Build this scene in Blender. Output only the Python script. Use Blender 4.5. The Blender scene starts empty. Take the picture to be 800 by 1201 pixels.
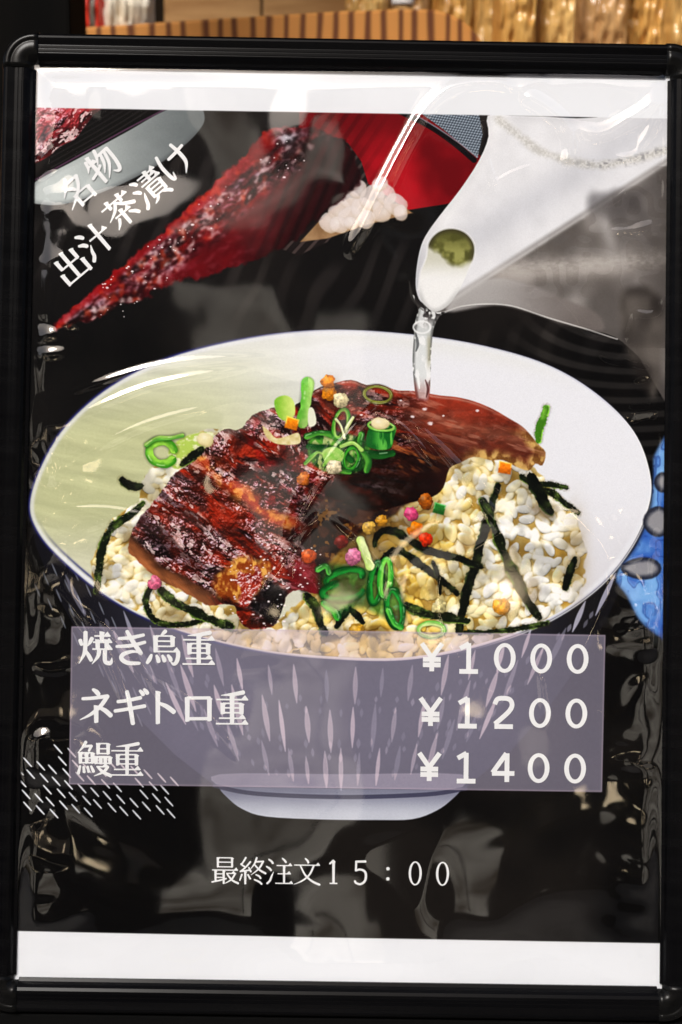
import bpy, bmesh, math, random
import numpy as np
from mathutils import Vector, Matrix

# ------------------------------------------------------------------ camera, sky, sun, exposure
scene = bpy.context.scene
C = scene.collection
BASE_Z = 0.36                      # height of the frame opening's lower edge above the floor
TILT = math.radians(15)            # the sign leans back like an easel

cam_data = bpy.data.cameras.new('camera')
cam = bpy.data.objects.new('camera', cam_data)
C.objects.link(cam)
cam_data.sensor_fit = 'VERTICAL'
cam_data.sensor_height = 36
cam_data.lens = 50
cam_data.clip_start = .05
cam_data.clip_end = 200
cam_data.dof.use_dof = True
cam_data.dof.focus_distance = 1.24
cam_data.dof.aperture_fstop = 5.0
_rot = Matrix(((0.9998624543156743, -0.01597353531629562, -0.0044630280455180285),
               (-0.002704854954704327, 0.1084424327656876, -0.9940990506662469),
               (0.01636325791247071, 0.9939743884755574, 0.10838431088091849)))
_extra = Matrix.Rotation(-(TILT - math.radians(8)), 3, 'X')
_loc = _extra @ Vector((-0.00993331, -1.22287897, 0.55855061))
cam.matrix_world = Matrix.Translation(_loc + Vector((0, 0, BASE_Z))) @ (_extra @ _rot).to_4x4()
scene.camera = cam

SUN_EL, SUN_AZ = math.radians(47), math.radians(-25)     # azimuth: to the right of straight behind the viewer
world = bpy.data.worlds.new('World')
scene.world = world
world.use_nodes = True
wn = world.node_tree
wn.nodes.clear()
w_out = wn.nodes.new('ShaderNodeOutputWorld')
w_bg = wn.nodes.new('ShaderNodeBackground')
w_sky = wn.nodes.new('ShaderNodeTexSky')
w_sky.sky_type = 'NISHITA'
w_sky.sun_disc = False
w_sky.sun_elevation = SUN_EL
w_sky.sun_rotation = math.pi - SUN_AZ
w_sky.dust_density = 6.0
w_sky.air_density = 1.0
w_bg.inputs['Strength'].default_value = .12
wn.links.new(w_sky.outputs[0], w_bg.inputs['Color'])
wn.links.new(w_bg.outputs[0], w_out.inputs['Surface'])

sun_data = bpy.data.lights.new('sun', 'SUN')
sun_data.energy = 2.8
sun_data.angle = math.radians(16)
sun_data.color = (1, .98, .955)
sun = bpy.data.objects.new('sun', sun_data)
C.objects.link(sun)
_sd = Vector((math.sin(SUN_AZ) * math.cos(SUN_EL), -math.cos(SUN_AZ) * math.cos(SUN_EL), math.sin(SUN_EL)))
sun.rotation_euler = _sd.to_track_quat('Z', 'Y').to_euler()

scene.view_settings.view_transform = 'Standard'
scene.view_settings.look = 'None'
scene.view_settings.exposure = -0.11
scene.view_settings.gamma = 1.0
scene.view_settings.use_curve_mapping = False
# ------------------------------------------------------------------ the printed picture
# Painted texel by texel with numpy (a generated image, nothing is loaded).
# X, Y are layout coordinates of the printed sheet (about 0.77 mm per unit).
PW, PH = 0.600, 0.846            # printed sheet in metres (goes a little under the frame lips)
CAM_LOC = (-0.00993331, -1.22287897, 0.55855061)
CAM_ROT = ((0.9998624543156743, -0.01597353531629562, -0.0044630280455180285),
           (-0.002704854954704327, 0.1084424327656876, -0.9940990506662469),
           (0.01636325791247071, 0.9939743884755574, 0.10838431088091849))
LEAN = math.radians(8)
FPX = 1201 * 50 / 36


def layout_xy(x, z):
    """sheet metres (x right of centre, z above opening bottom) -> layout units"""
    c, s = math.cos(LEAN), math.sin(LEAN)
    d = np.stack([x - CAM_LOC[0], z * s - CAM_LOC[1], z * c - CAM_LOC[2]], -1)
    q = d @ np.array(CAM_ROT)
    return 400 - FPX * q[..., 0] / q[..., 2], 600.5 + FPX * q[..., 1] / q[..., 2]


def _homography():
    src = [(-.29, .826), (.29, .826), (.29, 0), (-.29, 0)]
    A, b = [], []
    for (x, z) in src:
        u, v = layout_xy(np.float64(x), np.float64(z))
        A.append([u, v, 1, 0, 0, 0, -x * u, -x * v]); b.append(x)
        A.append([0, 0, 0, u, v, 1, -z * u, -z * v]); b.append(z)
    h = np.linalg.solve(np.array(A), np.array(b))
    return np.append(h, 1).reshape(3, 3)


HINV = _homography()


def sheet_xz(u, v):
    """layout units -> sheet metres"""
    w = HINV[2, 0] * u + HINV[2, 1] * v + 1
    return ((HINV[0, 0] * u + HINV[0, 1] * v + HINV[0, 2]) / w,
            (HINV[1, 0] * u + HINV[1, 1] * v + HINV[1, 2]) / w)


def spline(pts, closed=True, n=8):
    P = np.array(pts, float)
    N = len(P)
    out = []
    for i in range(N if closed else N - 1):
        if closed:
            p0, p1, p2, p3 = P[i - 1], P[i], P[(i + 1) % N], P[(i + 2) % N]
        else:
            p0, p1, p2, p3 = P[max(i - 1, 0)], P[i], P[i + 1], P[min(i + 2, N - 1)]
        for k in range(n):
            t = k / n
            out.append(.5 * ((2 * p1) + (-p0 + p2) * t + (2 * p0 - 5 * p1 + 4 * p2 - p3) * t * t
                             + (-p0 + 3 * p1 - 3 * p2 + p3) * t ** 3))
    if not closed:
        out.append(P[-1])
    return np.array(out)


class Noise:
    def __init__(self, seed):
        self.t = np.random.RandomState(seed).rand(256, 256).astype(np.float32)

    def __call__(self, x, y):
        xi = np.floor(x).astype(np.int32); yi = np.floor(y).astype(np.int32)
        fx = x - xi; fy = y - yi
        fx = fx * fx * fx * (fx * (fx * 6 - 15) + 10); fy = fy * fy * fy * (fy * (fy * 6 - 15) + 10)
        t = self.t
        x0, x1, y0, y1 = xi & 255, (xi + 1) & 255, yi & 255, (yi + 1) & 255
        a = t[y0, x0] * (1 - fx) + t[y0, x1] * fx
        b = t[y1, x0] * (1 - fx) + t[y1, x1] * fx
        return a * (1 - fy) + b * fy


_noise = [Noise(100 + i) for i in range(6)]


def fbm(x, y, oct=4, seed=0, gain=.5):
    s = 0; a = 1; tot = 0
    for o in range(oct):
        s = s + a * _noise[(seed + o) % 6](x * 2 ** o + 17.3 * o + seed * 3.1, y * 2 ** o + 9.1 * o)
        tot += a; a *= gain
    return s / tot


def sstep(a, b, x):
    t = np.clip((x - a) / (b - a), 0, 1)
    return t * t * (3 - 2 * t)


def rgb(*c):
    return np.array(c, np.float32) / 255


def mixc(a, b, t):
    return a + (b - a) * t[..., None]


BOWL = spline([(34, 590), (48, 545), (78, 497), (130, 452), (200, 418), (290, 396), (380, 387), (470, 391),
               (560, 404), (640, 427), (700, 462), (744, 507), (763, 558), (760, 598), (738, 645), (700, 690),
               (640, 730), (560, 759), (480, 774), (400, 774), (300, 764), (200, 738), (128, 703), (70, 656), (42, 622)])
BOWL_BODY = np.array([(34, 596), (42, 640), (62, 690), (90, 740), (125, 795), (165, 845), (205, 885), (250, 920),
                      (300, 935), (420, 940), (545, 925), (600, 880), (640, 835), (675, 785), (710, 730), (742, 660), (762, 600),
                      (640, 640), (400, 700), (150, 650)], float)
BOWL_FOOT = spline([(258, 908), (257, 924), (268, 937), (284, 949), (312, 958), (380, 961.5), (440, 962), (484, 961), (512, 951), (530, 938), (541, 925), (540, 908), (400, 908)], True, 4)
EEL_FRONT = np.array([(150, 642), (160, 614), (178, 592), (192, 573), (206, 555), (220, 546), (234, 536), (244, 520),
                      (256, 508), (266, 503), (276, 506), (284, 502), (296, 488), (312, 481), (326, 478), (340, 480), (358, 470), (380, 480),
                      (400, 500), (400, 540), (385, 575), (369, 605), (365, 640), (374, 670), (377, 696), (350, 692), (336, 700),
                      (332, 712), (324, 732), (305, 738), (287, 736), (279, 722), (275, 712), (262, 708), (247, 711),
                      (230, 703), (212, 692), (194, 684), (178, 674), (162, 658)], float)
EEL_REAR = np.array([(352, 480), (369, 458), (392, 450), (412, 446), (430, 452), (445, 451), (465, 458), (486, 459), (515, 464),
                     (535, 466), (556, 471), (578, 480), (597, 491), (612, 500), (622, 510), (630, 520), (640, 531),
                     (636, 546), (628, 544), (620, 552), (606, 548), (590, 540), (575, 540), (556, 536), (540, 543), (527, 550),
                     (520, 572), (507, 583), (480, 590), (440, 600), (400, 590), (350, 560)], float)
FAR_EEL = np.array([(98, 352), (128, 322), (180, 281), (240, 225), (300, 168), (322, 150), (345, 148), (372, 152), (395, 160), (410, 172),
                    (422, 195), (420, 215), (395, 240), (360, 268), (330, 291), (280, 312), (220, 330), (160, 352),
                    (110, 375), (66, 387), (68, 378)], float)
FAR_EEL_CORNER = np.array([(30, 124), (114, 126), (110, 134), (98, 150), (88, 163), (70, 172), (56, 184), (30, 190)], float)
TEAPOT = np.array([(572, 136), (573, 160), (562, 188), (540, 222), (515, 254), (499, 277), (492, 295), (488, 320),
                   (488, 340), (494, 356), (506, 367), (520, 367), (536, 361), (560, 358), (590, 358), (622, 366), (655, 378),
                   (690, 387), (722, 396), (750, 420), (800, 470), (800, 120), (700, 138), (640, 137), (600, 136)], float)
PANEL = np.array([(84, 735), (710, 745), (706, 929), (81, 920)], float)

NORI = [([(584, 570), (575, 600), (567, 625), (558, 660), (546, 700), (538, 740)], 9.5, 0),
        ([(566, 588), (580, 620), (590, 648), (606, 680), (618, 705), (632, 724)], 10, 1),
        ([(440, 640), (443, 628), (455, 622), (470, 627), (500, 645), (530, 653), (564, 664)], 8, 0),
        ([(441, 672), (452, 652), (470, 646), (492, 662), (512, 676), (536, 696)], 7.5, 0),
        ([(477, 711), (497, 720), (520, 724), (548, 729)], 10, 2),
        ([(612, 560), (628, 568), (645, 569), (664, 572)], 7, 2),
        ([(632, 573), (650, 580), (664, 592), (678, 602)], 6.5, 1),
        ([(168, 590), (150, 606), (132, 618), (121, 640), (117, 664), (113, 694)], 8, 2),
        ([(176, 690), (171, 704), (176, 722), (188, 731), (212, 733), (238, 727)], 7, 1),
        ([(189, 693), (206, 708), (228, 718), (246, 727), (270, 735)], 10, 2),
        ([(143, 563), (153, 571), (165, 571)], 9, 0),
        ([(360, 700), (370, 712), (374, 728), (380, 742)], 10, 1),
        ([(632, 517), (634, 500), (641, 479)], 8.5, 3),
        ([(545, 742), (575, 741), (605, 738), (642, 731)], 5, 2),
        ([(663, 690), (670, 668), (674, 656)], 9, 0),
        ([(624, 560), (634, 582), (646, 600)], 13, 0),
        ([(508, 660), (515, 680), (516, 696)], 5, 0),
        ([(395, 735), (410, 715), (425, 730)], 6, 0)]


class Painter:
    def __init__(self, S=1.6):
        self.w = int(round(PW / .000773 * S)); self.h = int(round(PH / .000773 * S))
        x = (np.arange(self.w) + .5) / self.w * PW - PW / 2
        z = .826 / 2 + PH / 2 - (np.arange(self.h) + .5) / self.h * PH
        xx, zz = np.meshgrid(x, z)
        X, Y = layout_xy(xx, zz)
        self.X, self.Y = X.astype(np.float32), Y.astype(np.float32)
        self.img = np.zeros((self.h, self.w, 3), np.float32)
        self.rs = np.random.RandomState(11)

    def win(self, x0, y0, x1, y1, pad=4):
        u = np.array([x0 - pad, x1 + pad, x1 + pad, x0 - pad], float)
        v = np.array([y0 - pad, y0 - pad, y1 + pad, y1 + pad], float)
        x, z = sheet_xz(u, v)
        c = (x + PW / 2) / PW * self.w
        r = (.826 / 2 + PH / 2 - z) / PH * self.h
        r0, r1 = max(int(r.min()), 0), min(int(r.max()) + 2, self.h)
        c0, c1 = max(int(c.min()), 0), min(int(c.max()) + 2, self.w)
        if r1 <= r0 or c1 <= c0:
            return None
        return slice(r0, r1), slice(c0, c1)

    def wpts(self, P, pad=4):
        P = np.asarray(P)
        return self.win(P[:, 0].min(), P[:, 1].min(), P[:, 0].max(), P[:, 1].max(), pad)

    def sdf(self, P, sl):
        """signed distance (inside negative) of closed polygon"""
        X, Y = self.X[sl], self.Y[sl]
        d = np.full(X.shape, 1e9, np.float32); par = np.zeros(X.shape, bool)
        Q = np.roll(P, -1, 0)
        for (ax, ay), (bx, by) in zip(P, Q):
            ex, ey = bx - ax, by - ay
            L2 = ex * ex + ey * ey
            if L2 < 1e-9:
                continue
            px, py = X - np.float32(ax), Y - np.float32(ay)
            t = np.clip((px * np.float32(ex) + py * np.float32(ey)) / np.float32(L2), 0, 1)
            dx, dy = px - t * np.float32(ex), py - t * np.float32(ey)
            np.minimum(d, dx * dx + dy * dy, out=d)
            if ay != by:
                c = ((ay <= Y) != (by <= Y)) & (X < ex * (Y - ay) / (by - ay) + ax)
                par ^= c
        d = np.sqrt(d)
        return np.where(par, -d, d)

    def line(self, P, sl):
        """distance and arc parameter (in units) to an open polyline"""
        X, Y = self.X[sl], self.Y[sl]
        d = np.full(X.shape, 1e9, np.float32); u = np.zeros(X.shape, np.float32); sd = np.zeros(X.shape, np.float32)
        acc = 0
        for (ax, ay), (bx, by) in zip(P[:-1], P[1:]):
            ex, ey = bx - ax, by - ay
            L = math.hypot(ex, ey)
            if L < 1e-6:
                continue
            px, py = X - np.float32(ax), Y - np.float32(ay)
            t = np.clip((px * np.float32(ex) + py * np.float32(ey)) / np.float32(L * L), 0, 1)
            dx, dy = px - t * np.float32(ex), py - t * np.float32(ey)
            dd = dx * dx + dy * dy
            m = dd < d
            d = np.where(m, dd, d); u = np.where(m, acc + t * L, u)
            sd = np.where(m, np.sign(ex * py - ey * px), sd)
            acc += L
        return np.sqrt(d), u, sd, acc

    def put(self, sl, col, a):
        im = self.img[sl]
        a = a[..., None] if a.ndim == 2 else a
        self.img[sl] = im * (1 - a) + col * a

    def fill(self, P, col, a=1.0, soft=.7):
        sl = self.wpts(P, 4 + 2 * soft)
        if sl is None:
            return
        d = self.sdf(P, sl)
        c = col(self.X[sl], self.Y[sl], d) if callable(col) else col
        if isinstance(a, np.ndarray):
            a = a[sl]
        self.put(sl, c, a * sstep(soft, -soft, d))

    def stroke(self, pts, w, col, a=1.0, taper=0.0, soft=.7, n=6):
        P = spline(pts, False, n)
        sl = self.wpts(P, w + 4 + 2 * soft)
        if sl is None:
            return
        d, u, sd, L = self.line(P, sl)
        t = u / max(L, 1e-6)
        hw = w / 2 * (1 - taper + taper * np.sin(np.pi * np.clip(t, 0, 1)))
        c = col(self.X[sl], self.Y[sl], d / np.maximum(hw, .2) * sd, t) if callable(col) else col
        self.put(sl, c, a * sstep(soft, -soft, d - hw))

    # -------------------------------------------------- pieces
    def relief(self, sl, h, base, spec=1.0, light=(-.35, -.55, .75), k=1.0, spow=24, tint=rgb(235, 225, 240), amb=.55):
        """shade a height map (units) like a lit glossy surface in the printed photo"""
        gy, gx = np.gradient(h * k)
        s = self.w / (PW / .000773)
        gx, gy = gx * s, gy * s
        n = 1 / np.sqrt(gx * gx + gy * gy + 1)
        lx, ly, lz = light
        l = math.sqrt(lx * lx + ly * ly + lz * lz)
        dif = np.clip((-gx * lx - gy * ly + lz) * n / l, 0, 1)
        hx, hy, hz = lx / l, ly / l, lz / l + 1
        q = math.sqrt(hx * hx + hy * hy + hz * hz)
        sp = np.clip((-gx * hx - gy * hy + hz) * n / q, 0, 1) ** spow
        c = base * (amb + (1.25 - amb) * dif)[..., None]
        return np.clip(c + (tint - c) * np.clip(sp * spec, 0, 1)[..., None], 0, 1)

    def background(self):
        X, Y = self.X, self.Y
        n = fbm(X / 160, Y / 160, 3, 2)
        c = mixc(rgb(9, 8, 8), rgb(30, 27, 25), sstep(.35, .75, n))
        top = sstep(420, 330, Y)
        c = mixc(c, c * 1.1 + rgb(8, 7, 7), top)
        # soft reddish brown glow of the wooden table right of the foot
        self.img[:] = c
        # silky folds of the dark cloth: broad fine bands
        ph = (X * .55 + Y * .25) / 6.5 + 5 * fbm(X / 130, Y / 130, 2, 4)
        st = sstep(.45, .95, np.sin(ph * 2) * .5 + .5) * sstep(.42, .62, fbm(X / 120 + 8, Y / 120, 2, 1)) * sstep(470, 330, Y) * (1 - .0 * X)
        self.img += (st * .085)[..., None] * rgb(235, 225, 220)
        # ringed stripes between pot and bowl
        sl = self.win(560, 360, 790, 540)
        x, y = X[sl], Y[sl]
        r = np.hypot((x - 740) * .55 + (y - 470) * .1, (y - 330) * 1.0)
        st = sstep(.3, .9, np.sin(r / 2.7) * .5 + .5) * sstep(575, 660, x) * sstep(350, 400, y)
        self.img[sl] += (st * .11)[..., None] * rgb(235, 230, 225)

    def far_dishes(self):
        # pale rim of a dish behind the lettering
        P = np.concatenate([spline([(38, 216), (90, 187), (150, 154), (196, 129), (232, 126), (240, 136), (236, 150), (215, 172),
                                    (175, 200), (120, 226), (75, 240), (48, 240), (38, 236)], True, 5)])

        def dish(x, y, d):
            t = np.clip((x - 40) / 190, 0, 1)
            c = mixc(rgb(212, 220, 220), rgb(120, 126, 128), sstep(.1, 1, t))
            c = mixc(c, rgb(40, 40, 44), sstep(-7, 1, d) * sstep(200, 236, y + x * .25) * .35)
            return c * (.95 + .1 * fbm(x / 40, y / 20, 2, 3))[..., None]
        self.fill(P, dish, .92, 1.2)
        self.stroke([(38, 213), (90, 184), (150, 151), (200, 125)], 2.0, rgb(96, 68, 92), .8)
        for k in range(7):   # grain lines above the dish
            o = 5 + k * 6.2
            self.stroke([(60, 202 - o), (110, 174 - o), (150, 150 - o), (190, 124 - o)], 1.4, rgb(62, 58, 58), .55 - k * .05)
        # red lacquer box
        P = np.array([(352, 122), (482, 124), (556, 178), (590, 200), (560, 214), (533, 238), (470, 248), (430, 215), (418, 190), (408, 168), (350, 150)], float)

        def red(x, y, d):
            n = fbm(x / 60, y / 60, 3, 1)
            c = mixc(rgb(92, 10, 18), rgb(156, 26, 38), sstep(.3, .75, n) * sstep(120, 200, y) + .15)
            st = sstep(.4, .9, np.sin((x * .8 + y * .55) / 2.1) * .5 + .5)
            return c * (1 - .22 * st * sstep(480, 380, x))[..., None]
        self.fill(P, red, 1, 1)
        self.fill(np.array([(408, 168), (424, 190), (432, 216), (478, 246), (398, 268), (384, 284), (350, 300), (330, 292), (395, 240), (420, 215)], float),
                  lambda x, y, d: mixc(rgb(32, 26, 26), rgb(88, 76, 74), sstep(.5, .95, np.sin((x + y * .9) / 2.2) * .5 + .5) * .7), 1, 1)
        # woven blue cloth with dark hem
        P = np.array([(478, 122), (560, 122), (566, 158), (560, 186), (520, 152)], float)

        def cloth(x, y, d):
            a = np.sin((x * .5 + y) * 1.5) * np.sin((x - .5 * y) * 1.1)
            return mixc(rgb(74, 82, 92), rgb(150, 160, 172), sstep(-.6, .8, a))
        self.fill(P, cloth, 1, .7)
        self.stroke([(462, 128), (500, 146), (530, 166), (556, 188)], 6.5, rgb(18, 14, 18), 1)
        self.stroke([(470, 126), (506, 146), (536, 166), (560, 184)], 1.6, rgb(150, 155, 165), .7)
        # tan box bottom with rice
        self.fill(np.array([(352, 284), (372, 262), (392, 244), (410, 232), (470, 240), (484, 250), (430, 264), (384, 280)], float),
                  lambda x, y, d: mixc(rgb(120, 92, 66), rgb(176, 148, 116), fbm(x / 14, y / 14, 3, 2)), 1, 1.2)
        rs = np.random.RandomState(5)
        gr = [(386, 262, 13), (398, 246, 14), (412, 236, 14), (410, 254, 14), (424, 246, 15), (420, 222, 12), (436, 232, 16),
              (448, 248, 14), (452, 228, 14), (464, 240, 15), (398, 264, 12), (430, 258, 12), (470, 250, 10), (412, 262, 9), (446, 216, 10)]
        for (x, y, r) in gr:
            self.grain(x, y, r * .95, r * .8, rs.rand() * 3, rgb(232, 222, 220), dark=.86, alpha=.8)

    def fish_skin(self, P, seed, ang, base0, base1, fleck=1.0, fs=1.0, spow=26, gap=None, lo=.0):
        sl = self.wpts(P, 6)
        d = self.sdf(P, sl)
        X, Y = self.X[sl], self.Y[sl]
        ca, sa = math.cos(ang), math.sin(ang)
        a, b = X * ca + Y * sa, -X * sa + Y * ca
        wob = 16 * (fbm(X / 45, Y / 45, 2, seed) - .5)
        bb = b + wob
        h = 7.5 * fs * fbm(a / (9 * fs), bb / (6.5 * fs), 3, seed + 1, .55)
        h = h + 2.4 * np.sin(bb / (4.6 * fs)) * fbm(a / 22, bb / 22, 2, seed + 2)
        h = h + 1.2 * fbm(a / 2.8, b / 2.2, 2, seed + 3)
        h = h - 10 * sstep(-14, 0, d) ** 2
        m = fbm(a / 30, bb / 12, 3, seed + 4)
        base = mixc(base0, base1, sstep(.35, .68, m))
        base = mixc(base, rgb(22, 8, 10), sstep(.52, .7, fbm(a / 40 + 9, bb / 9, 3, seed)) * .8)
        cov = sstep(.36 + lo, .6 + lo, fbm(a / 34, bb / 16, 3, seed + 2))
        c = self.relief(sl, h, base, spec=1.0, k=.8, spow=spow * .62, light=(-.3, -.8, .45), tint=rgb(236, 208, 226))
        dull = self.relief(sl, h, base, spec=.12, k=.62, spow=spow, light=(-.25, -.6, .7))
        c = dull + (c - dull) * (cov * fleck)[..., None]
        hh = fbm(a / (5.5 * fs), bb / (3.2 * fs), 3, seed + 5) + .25 * (fbm(a / 2.2, b / 1.6, 2, seed + 1) - .5)
        fl = sstep(.56, .63, hh) * sstep(.4, .58, fbm(a / 46, bb / 13, 2, seed + 2) + lo * -1) * fleck
        gl = fl * (.55 + .45 * fbm(a / 3, b / 3, 2, seed + 3))
        c = mixc(c, rgb(242, 222, 222), gl * .85)
        return sl, d, c, X, Y

    def grain(self, x, y, a, b, th, col, dark=.62, alpha=1.0, clip=None):
        sl = self.win(x - a, y - a, x + a, y + a)
        if sl is None:
            return
        X, Y = self.X[sl] - np.float32(x), self.Y[sl] - np.float32(y)
        ca, sa = math.cos(th), math.sin(th)
        u, v = (X * ca + Y * sa) / a, (-X * sa + Y * ca) / b
        r2 = np.abs(u) ** 2.4 + np.abs(v) ** 2.4
        z = np.sqrt(np.clip(1 - r2, 0, 1))
        nx, ny = (u * ca / a - v * sa / b), (u * sa / a + v * ca / b)
        L = np.sqrt(nx * nx + ny * ny) + 1e-6
        k = np.sqrt(np.clip(r2, 0, 1))
        dif = np.clip(.5 + .34 * z - .3 * k * (nx * .45 + ny * .85) / L, 0, 1.1)
        dif = dif + .16 * (fbm(X / 7 + x, Y / 7 + y, 2, 1) - .5)
        edge = np.array([1, .93, .78], np.float32) * col * dark
        c = mixc(edge, col, np.clip(dif * 1.25, 0, 1))
        c = c * (.93 + .07 * z)[..., None]
        sp = np.exp(-(((u + .25 * ca) ** 2 + (v + .3) ** 2) / .12)) * .4
        c = c + (1 - c) * sp[..., None]
        e = (np.sqrt(r2) - 1) * min(a, b)
        if clip is not None:
            alpha = alpha * clip[sl]
        self.put(sl, c, alpha * sstep(1.3, -1.3, e + 1.6 * (fbm(X / 6 + x, Y / 6 + y, 2, 4) - .5)))

    def ball(self, x, y, r, col):
        sl = self.win(x - r, y - r, x + r, y + r, 8)
        X, Y = self.X[sl] - np.float32(x), self.Y[sl] - np.float32(y)
        ang = np.arctan2(Y, X)
        rr = r * (.94 + .3 * (fbm(np.cos(ang) * 1.6 + x, np.sin(ang) * 1.6 + y, 3, 3) - .5) * 2)
        k = np.hypot(X, Y) / rr
        # soft contact shade of the printed photo below the ball
        sh = np.exp(-((X - 2) ** 2 + (Y - 4) ** 2) / (r * r * .9))
        self.put(sl, rgb(50, 30, 18), sh * .45)
        z = np.sqrt(np.clip(1 - k * k, 0, 1))
        dif = .5 + .4 * z - .28 * Y / r - .12 * X / r
        n = fbm(X / 3.4 + x, Y / 3.4 + y, 3, 1)
        c = col * np.clip((.25 + .75 * dif) * (.62 + .8 * n), 0, 1.3)[..., None]
        sp = np.exp(-((X + r * .3) ** 2 + (Y + r * .4) ** 2) / (r * r * .09)) * .28
        c = np.clip(c + (1 - c) * sp[..., None], 0, 1)
        self.put(sl, c, sstep(.7, -.7, (k - 1) * r))

    def cube(self, x, y, r, th, col):
        P = np.array([(x + r * math.cos(th + q) * m, y + r * math.sin(th + q) * m * .92)
                      for q, m in ((.7, 1.2), (2.3, 1.1), (3.9, 1.25), (5.5, 1.15))])
        self.put_shadow(x, y, r)
        self.fill(P, lambda X, Y, d: np.clip(col * (.95 - .3 * (Y - y) / r + .25 * (fbm(X / 3, Y / 3, 2, 2) - .5))[..., None]
                  + .25 * (sstep(-2.2, -.6, d) * (Y < y))[..., None], 0, 1), 1, 1.2)

    def put_shadow(self, x, y, r):
        sl = self.win(x - r * 2, y - r * 2, x + r * 2, y + r * 2)
        X, Y = self.X[sl], self.Y[sl]
        self.put(sl, rgb(45, 28, 16), .45 * np.exp(-((X - x - 2) ** 2 + (Y - y - 4) ** 2) / (r * r * .9)))

    def nori(self, pts, w, tone):
        rs = self.rs
        P = spline(pts, False, 2)
        sl = self.wpts(P, w + 10)
        d, u, sd, L = self.line(P, sl)
        X, Y = self.X[sl], self.Y[sl]
        t = u / L
        hw = w / 2 * (.45 + .95 * fbm(u / 13 + w * 3, sd * .25 + w, 2, 2)) * (.55 + .45 * np.sin(np.pi * np.clip(t * .9 + .05, 0, 1)) ** .4)
        e = d - hw + 2.0 * (fbm(X / 2.2, Y / 2.2, 2, 4) - .5)
        self.put(sl, rgb(60, 50, 22), .3 * sstep(3.5, -1, e))
        n = fbm(X / 4, Y / 4, 3, 3)
        hi = (rgb(62, 74, 40), rgb(96, 118, 52), rgb(104, 128, 60), rgb(150, 205, 88))[tone]
        lo = (rgb(9, 13, 9), rgb(14, 20, 11), rgb(17, 25, 13), rgb(70, 120, 34))[tone]
        v = np.clip(sd * d / np.maximum(hw, .5), -1, 1)
        c = mixc(lo, hi, sstep(.45, .85, fbm(u / 12 + w, v * .6 + 5, 3, 3)) * (.3 + .7 * sstep(.5, -.9, v)))
        c = mixc(c, hi * 1.25, sstep(.5, .95, v) * sstep(.4, .6, fbm(u / 9, w + v * 0, 2, 1)) * .8)
        c = mixc(c, rgb(170, 182, 130), sstep(.68, .8, fbm(X / 2.6 + 3, Y / 2.6, 2, 5)) * .3 * (tone > 0))
        self.put(sl, c, sstep(.8, -.8, e))

    def onion(self, pts, w, c0, c1, a=1.0):
        """a strip of spring onion: bright edge, darker body"""
        sl = self.wpts(np.array(pts), w + 8)
        P = spline(pts, False, 8)
        d, u, sd, L = self.line(P, sl)
        X, Y = self.X[sl], self.Y[sl]
        self.put(sl, rgb(12, 24, 8), .38 * sstep(w * .5 + 3, w * .3, np.hypot(d, 0)))
        v = np.clip(sd * d / (w / 2), -1, 1)
        c = mixc(c0, c1, sstep(-.9, .7, v + 1.1 * (fbm(u / 9 + w, v + 3, 2, 1) - .5)))
        c = mixc(c, c * .7, sstep(.6, 1.0, v) * .6)
        c = c * (.88 + .24 * fbm(u / 7, v * 1.2 + w, 2, 2))[..., None]
        c = mixc(c, rgb(240, 255, 225), np.exp(-((v + .35) / .16) ** 2) * sstep(.5, .75, fbm(u / 6 + 4, v * 0 + w, 2, 1)) * .45)
        hw = w / 2 * (.6 + .55 * fbm(u / 11 + w, v * 0 + 2, 2, 4))
        self.put(sl, np.clip(c, 0, 1), a * sstep(.9, -.9, d - hw))

    def ring(self, x, y, rx, ry, th, w, c0, c1, a0=0.0, a1=6.283):
        t = np.linspace(a0, a1, 22)
        ca, sa = math.cos(th), math.sin(th)
        self.onion([(x + rx * math.cos(q) * ca - ry * math.sin(q) * sa, y + rx * math.cos(q) * sa + ry * math.sin(q) * ca) for q in t], w, c0, c1)

    def bowl(self):
        # outside of the bowl: slate glaze with rows of pale ticks
        def body(x, y, d):
            c = mixc(rgb(44, 44, 54), rgb(66, 66, 80), fbm(x / 90, y / 90, 3, 2))
            c = mixc(c, rgb(16, 15, 18), sstep(540, 720, x) * .85)
            c = mixc(c, rgb(16, 15, 20), sstep(230, 60, x) * .85)
            c = mixc(c, rgb(30, 29, 38), sstep(860, 930, y) * .6)
            return c
        self.fill(BOWL_BODY, body, 1, 1)
        self.fill(BOWL_FOOT, lambda x, y, d: mixc(rgb(122, 124, 142), rgb(196, 200, 212), sstep(926, 958, y + .0 * x) * .9 + .1 * fbm(x / 30, y / 30, 2, 1)), 1, 1)
        self.stroke([(252, 922), (300, 931), (400, 935), (500, 932), (546, 925)], 5, rgb(62, 62, 82), .8)
        # ticks fan around the bowl below the rim
        rs = np.random.RandomState(3)
        cx = 400
        rows = ((0, 20, 5.6, 31), (21, 4, 4.2, 23), (36, 4, 4, 23), (60, 24, 6.4, 31), (84, 5, 4.2, 23), (98, 4, 4, 25), (120, 20, 5.4, 33), (138, 4, 4, 25))
        for off, L0, w, stp in rows:
            n = int(640 / stp)
            for k in range(n):
                q = (k + .5) / n * 2 - 1 + .03 * (rs.rand() - .5)
                x = cx + q * (330 - off * 1.05) + 6 * (rs.rand() - .5)
                y = 806 + off * .82 - 118 * q * q * (1 - off / 500) + 6 * (rs.rand() - .5)
                if y > 908 or rs.rand() < .08:
                    continue
                L = L0 * (.75 + .5 * rs.rand()); s = .5 * q
                self.stroke([(x + s * L, y - L), (x, y), (x - s * L, y + L)], w * (.8 + .4 * rs.rand()), rgb(196, 196, 216), (.75 if L0 > 8 else .45) * (.5 + .6 * rs.rand()), .8, 1.0, 2)
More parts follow.
